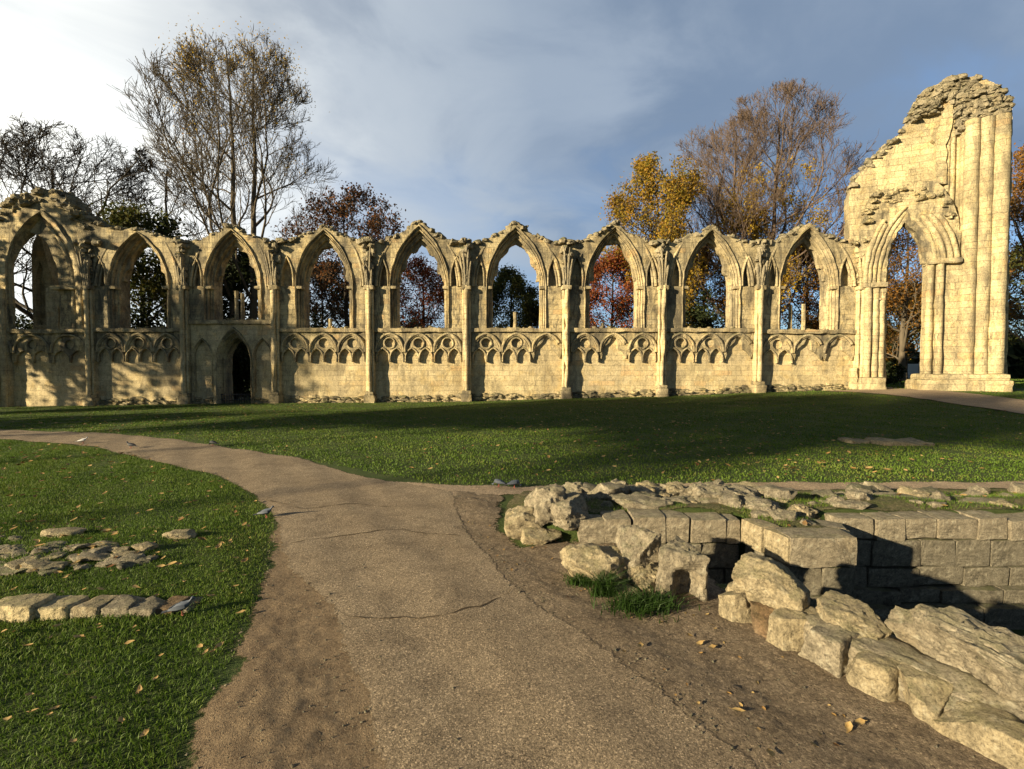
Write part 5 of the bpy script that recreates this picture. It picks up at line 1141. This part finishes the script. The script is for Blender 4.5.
for x, y, w in ((2.95, 5.1, 0.22), (2.88, 5.4, 0.3), (3.25, 5.3, 0.18), (3.1, 4.9, 0.12), (2.8, 5.25, 0.16)):
    rock('bank_stone', 'rough grey rubble stone lying on the grassy bank behind the pit', 'stone', x, y, w * 1.3, w, w * 0.5, rg.uniform(-.5, .5), int(600 + x * 100 + y * 7), M_rock, res=9, power=5, amp=0.22, chip=0.6, group='rubble stones on the bank', sink=w * 0.1)
# low slab footing out on the lawn
p = ground_pt(893, 443); sl = empty('slab_footing', (p.x, p.y, p.z)); tag(sl, 'low flat strip of worn stone footing lying alone in the far lawn', 'stone footing')
mb = MB(); box(mb, -0.55, 0.75, -0.4, 0.3, -0.1, 0.09, 0.08, 0.07, 3, 0.05); mb.build('footing_top', M_yrock, sl)
mb = MB(); box(mb, -1.1, -0.56, -0.05, 0.5, -0.1, 0.07, 0.08, 0.07, 5, 0.05); mb.build('broken_edge', M_yrock, sl)

# ------------------------------------------------------------------ fallen leaves
def leaf_mesh(V0, P, z, s, rs, curl=0.3):
    n = len(P); az = rs.uniform(0, 6.283, n); tl = rs.uniform(-0.35, 0.35, (n, 2)); c, si = np.cos(az), np.sin(az)
    out = np.zeros((n, len(V0), 3))
    x = V0[:, 0][None] * s[:, None]; y = V0[:, 1][None] * s[:, None]; zz = V0[:, 2][None] * s[:, None] * rs.uniform(0.3, 1.6, n)[:, None]
    out[:, :, 0] = P[:, 0][:, None] + x * c[:, None] - y * si[:, None]; out[:, :, 1] = P[:, 1][:, None] + x * si[:, None] + y * c[:, None]
    out[:, :, 2] = z[:, None] + zz + x * tl[:, 0:1] + y * tl[:, 1:2]
    return out
LV = np.array([(-0.5, 0, 0.10), (-0.2, -0.27, 0.12), (-0.15, 0, 0.0), (-0.2, 0.27, 0.12), (0.2, -0.25, 0.14), (0.15, 0, 0.0), (0.2, 0.25, 0.14), (0.55, 0, 0.16), (-0.75, 0.02, 0.14)])
LF = [(0, 1, 2), (0, 2, 3), (1, 4, 5, 2), (2, 5, 6, 3), (4, 7, 5), (5, 7, 6), (8, 0, 2)]
rs = np.random.RandomState(21)
tri = np.array([(0, 1, 2), (0, 2, 3), (1, 4, 5), (1, 5, 2), (2, 5, 6), (2, 6, 3), (4, 7, 5), (5, 7, 6), (8, 0, 2)])
lm = []
for i in range(8):
    Vv = LV + rs.normal(0, 0.04, LV.shape); me = bpy.data.meshes.new('fallen_leaf'); me.from_pydata([tuple(v) for v in Vv], [], LF); me.materials.append(M_fallen); me.shade_smooth(); lm.append(me)
def one_leaf(x, y, s, label, group, lift):
    o = bpy.data.objects.new('fallen_leaf', lm[rs.randint(8)]); COL.objects.link(o); o.location = (x, y, zt1(x, y, False) + lift); o.scale = (s, s, s); o.rotation_euler = (rs.uniform(-.35, .35), rs.uniform(-.35, .35), rs.uniform(0, 6.28)); tag(o, label, 'leaf', group)
pts = clean(scatter(poly=gpoly([(0, 769), (170, 769), (210, 690), (250, 600), (270, 540), (0, 520)]), dens=24, seed=31), jit=0.02); pts = pts[np.random.RandomState(1).permutation(len(pts))[:120]]
for x, y in pts: one_leaf(x, y, rs.uniform(0.03, 0.07), 'curled yellow-brown fallen leaf lying in the near left grass', 'fallen leaves on the near left grass', 0.035)
for px, py in ((860, 728), (848, 733), (770, 760), (700, 648), (712, 652), (738, 716), (690, 640), (640, 650)):
    p = ground_pt(px, py); one_leaf(p.x, p.y, rs.uniform(0.05, 0.075), 'orange-brown fallen leaf on the bare earth beside the path-side footing', 'fallen leaves on the right bare earth', 0.03)
cl = [clean(scatter(poly=lp, dens=9, seed=32), jit=0.02), clean(scatter(poly=lawn, dens=6.0, seed=33), jit=0.05), scatter(poly=bank, dens=5, seed=34)]
far = cl[1]; dn = np.sin(far[:, 0] * 0.35) * 0.4 + 0.6; far = far[np.random.rand(len(far)) < dn * np.clip(1.6 - far[:, 1] / 20, 0.3, 1)]
cl[0] = cl[0][cl[0][:, 1] > 4.2]
deb = scatter(poly=P_DR, dens=16, seed=35); deb = deb[(deb[:, 1] < 6) & ~in_poly(deb, PIT) & ~in_poly(deb, P_MAIN)]; P = np.concatenate([cl[0], far, cl[2], deb]); s = rs.uniform(0.045, 0.09, len(P)) * np.where(P[:, 1] > 8, 1.25, 1.0); s[-len(deb):] *= 0.42; z = zt(P[:, 0], P[:, 1]) + np.where(P[:, 1] > 7, 0.06, 0.04); z[-len(deb):] -= 0.018
V = leaf_mesh(LV, P, z, s, rs); n = len(P)
tag(np_mesh('leaf_litter', V.reshape(-1, 3), (tri[None] + (np.arange(n) * len(LV))[:, None, None]).reshape(-1, 3), M_fallen), 'small yellow fallen leaves strewn over the far lawns', 'fallen leaves', kind='stuff')
# loose grit and pebbles on the earth and path
Gp = np.concatenate([scatter(poly=P_DR, dens=260, seed=41), scatter(poly=P_DL, dens=160, seed=42), scatter(poly=P_MAIN, dens=22, seed=43)]); Gp = Gp[Gp[:, 1] < 7]
Gp = Gp[~in_poly(Gp, PIT)]
pv = np.array([(-1, 0, 0), (0, -0.8, 0), (1, 0, 0), (0, 0.8, 0), (0, 0, 0.7), (0.2, 0.1, 0.6)]); pf = np.array([(0, 1, 4), (1, 2, 5), (1, 5, 4), (2, 3, 5), (3, 4, 5), (3, 0, 4)])
n = len(Gp); s = rs.uniform(0.003, 0.011, n) * np.where(rs.rand(n) < 0.06, 1.8, 1.0)
V = leaf_mesh(pv, Gp, zt(Gp[:, 0], Gp[:, 1], False) + 0.014, s, rs)
tag(np_mesh('loose_grit', V.reshape(-1, 3), (pf[None] + (np.arange(n) * 6)[:, None, None]).reshape(-1, 3), M_rock), 'loose grit and pebbles scattered on bare earth and path', 'grit', kind='stuff')

# ------------------------------------------------------------------ pigeons
def pigeon(label, px, py, rz, size, mat, peck=False, lift=0.02):
    p = ground_pt(px, py); o = empty('pigeon', (p.x, p.y, p.z + lift), rz); tag(o, label, 'pigeon'); k = size / 0.40
    spine = [(-0.17, 0.085, 0.008), (-0.12, 0.10, 0.026), (-0.07, 0.115, 0.048), (-0.01, 0.125, 0.064), (0.05, 0.135, 0.062), (0.09, 0.155, 0.046), (0.108, 0.185, 0.031), (0.118, 0.21, 0.027), (0.132, 0.225, 0.028), (0.148, 0.226, 0.022), (0.160, 0.222, 0.011), (0.178, 0.214, 0.004)]
    if peck: spine = [s_ if s_[0] < 0.06 else (s_[0] + 0.02, 0.15 - (s_[1] - 0.14) * 1.1, s_[2]) for s_ in spine]
    vs = []; ns = 12
    for i, (x, z, r) in enumerate(spine):
        for q in range(ns):
            a = 2 * math.pi * q / ns; vs.append(Vector((x, math.cos(a) * r * 0.92, z + math.sin(a) * r * (0.95))) * k)
    n = len(spine); fs = [(i * ns + q, i * ns + (q + 1) % ns, (i + 1) * ns + (q + 1) % ns, (i + 1) * ns + q) for i in range(n - 1) for q in range(ns)] + [tuple(range(ns)), tuple((n - 1) * ns + q for q in range(ns))]
    mb = MB(); mb.add(vs, fs); mb.build('body', mat, o, smooth=180)
    mb = MB(); t = [Vector(q) * k for q in ((-0.10, -0.03, 0.105), (-0.10, 0.03, 0.105), (-0.25, 0.038, 0.075), (-0.25, -0.038, 0.075), (-0.10, -0.03, 0.088), (-0.10, 0.03, 0.088), (-0.25, 0.038, 0.068), (-0.25, -0.038, 0.068))]
    mb.add(t, [(0, 1, 2, 3), (7, 6, 5, 4), (0, 3, 7, 4), (1, 5, 6, 2), (2, 6, 7, 3), (0, 4, 5, 1)]); mb.build('tail', M_tail if mat != M_pale_p else mat, o)
    for s_ in (-1, 1):
        mb = MB(); w = [Vector(q) * k for q in ((0.05, s_ * 0.05, 0.165), (0.055, s_ * 0.062, 0.12), (-0.05, s_ * 0.066, 0.105), (-0.17, s_ * 0.025, 0.095), (-0.16, s_ * 0.018, 0.115), (-0.04, s_ * 0.055, 0.165))]
        mb.add(w + [q + Vector((0, s_ * 0.008, 0)) for q in w], [(0, 1, 2, 5), (5, 2, 3, 4), (11, 8, 7, 6), (10, 9, 8, 11)] + [(i, i + 6, (i + 1) % 6 + 6, (i + 1) % 6) for i in range(6)]); mb.build('wing', mat, o)
        mb = MB(); tube(mb, [Vector((0.0, s_ * 0.026, 0.075)) * k, Vector((0.01, s_ * 0.026, 0.03)) * k, Vector((0.0, s_ * 0.026, 0.0)) * k], 0.006 * k, 6)
        for f in (-0.5, 0, 0.5): tube(mb, [Vector((0.0, s_ * 0.026, 0.004)) * k, Vector((0.03 * math.cos(f), s_ * 0.026 + 0.03 * math.sin(f), 0.002)) * k], 0.004 * k, 4)
        mb.build('leg', M_leg, o)
pigeon('grey pigeon standing in the grass at the end of the kerb stone row', 182, 617, R(20), 0.21, M_pigeon, lift=0.02)
pigeon('grey pigeon with light breast at the grass edge of the path bend', 266, 519, R(10), 0.24, M_pigeon)
pigeon('pale-headed pigeon feeding by the path fork, the left bird of a pair', 499, 488, R(160), 0.26, M_pigeon, True)
pigeon('darker pigeon of the pair feeding at the path fork', 514, 489, R(10), 0.27, M_pigeon, True)
pigeon('distant dark pigeon walking on the far curve of the path', 131, 449, R(180), 0.27, M_tail)
pigeon('distant dark pigeon pecking at the outer edge of the path bend', 213, 446.5, R(170), 0.27, M_tail, True)
pigeon('small white pigeon on the far left stretch of path', 83, 444, R(20), 0.26, M_pale_p)
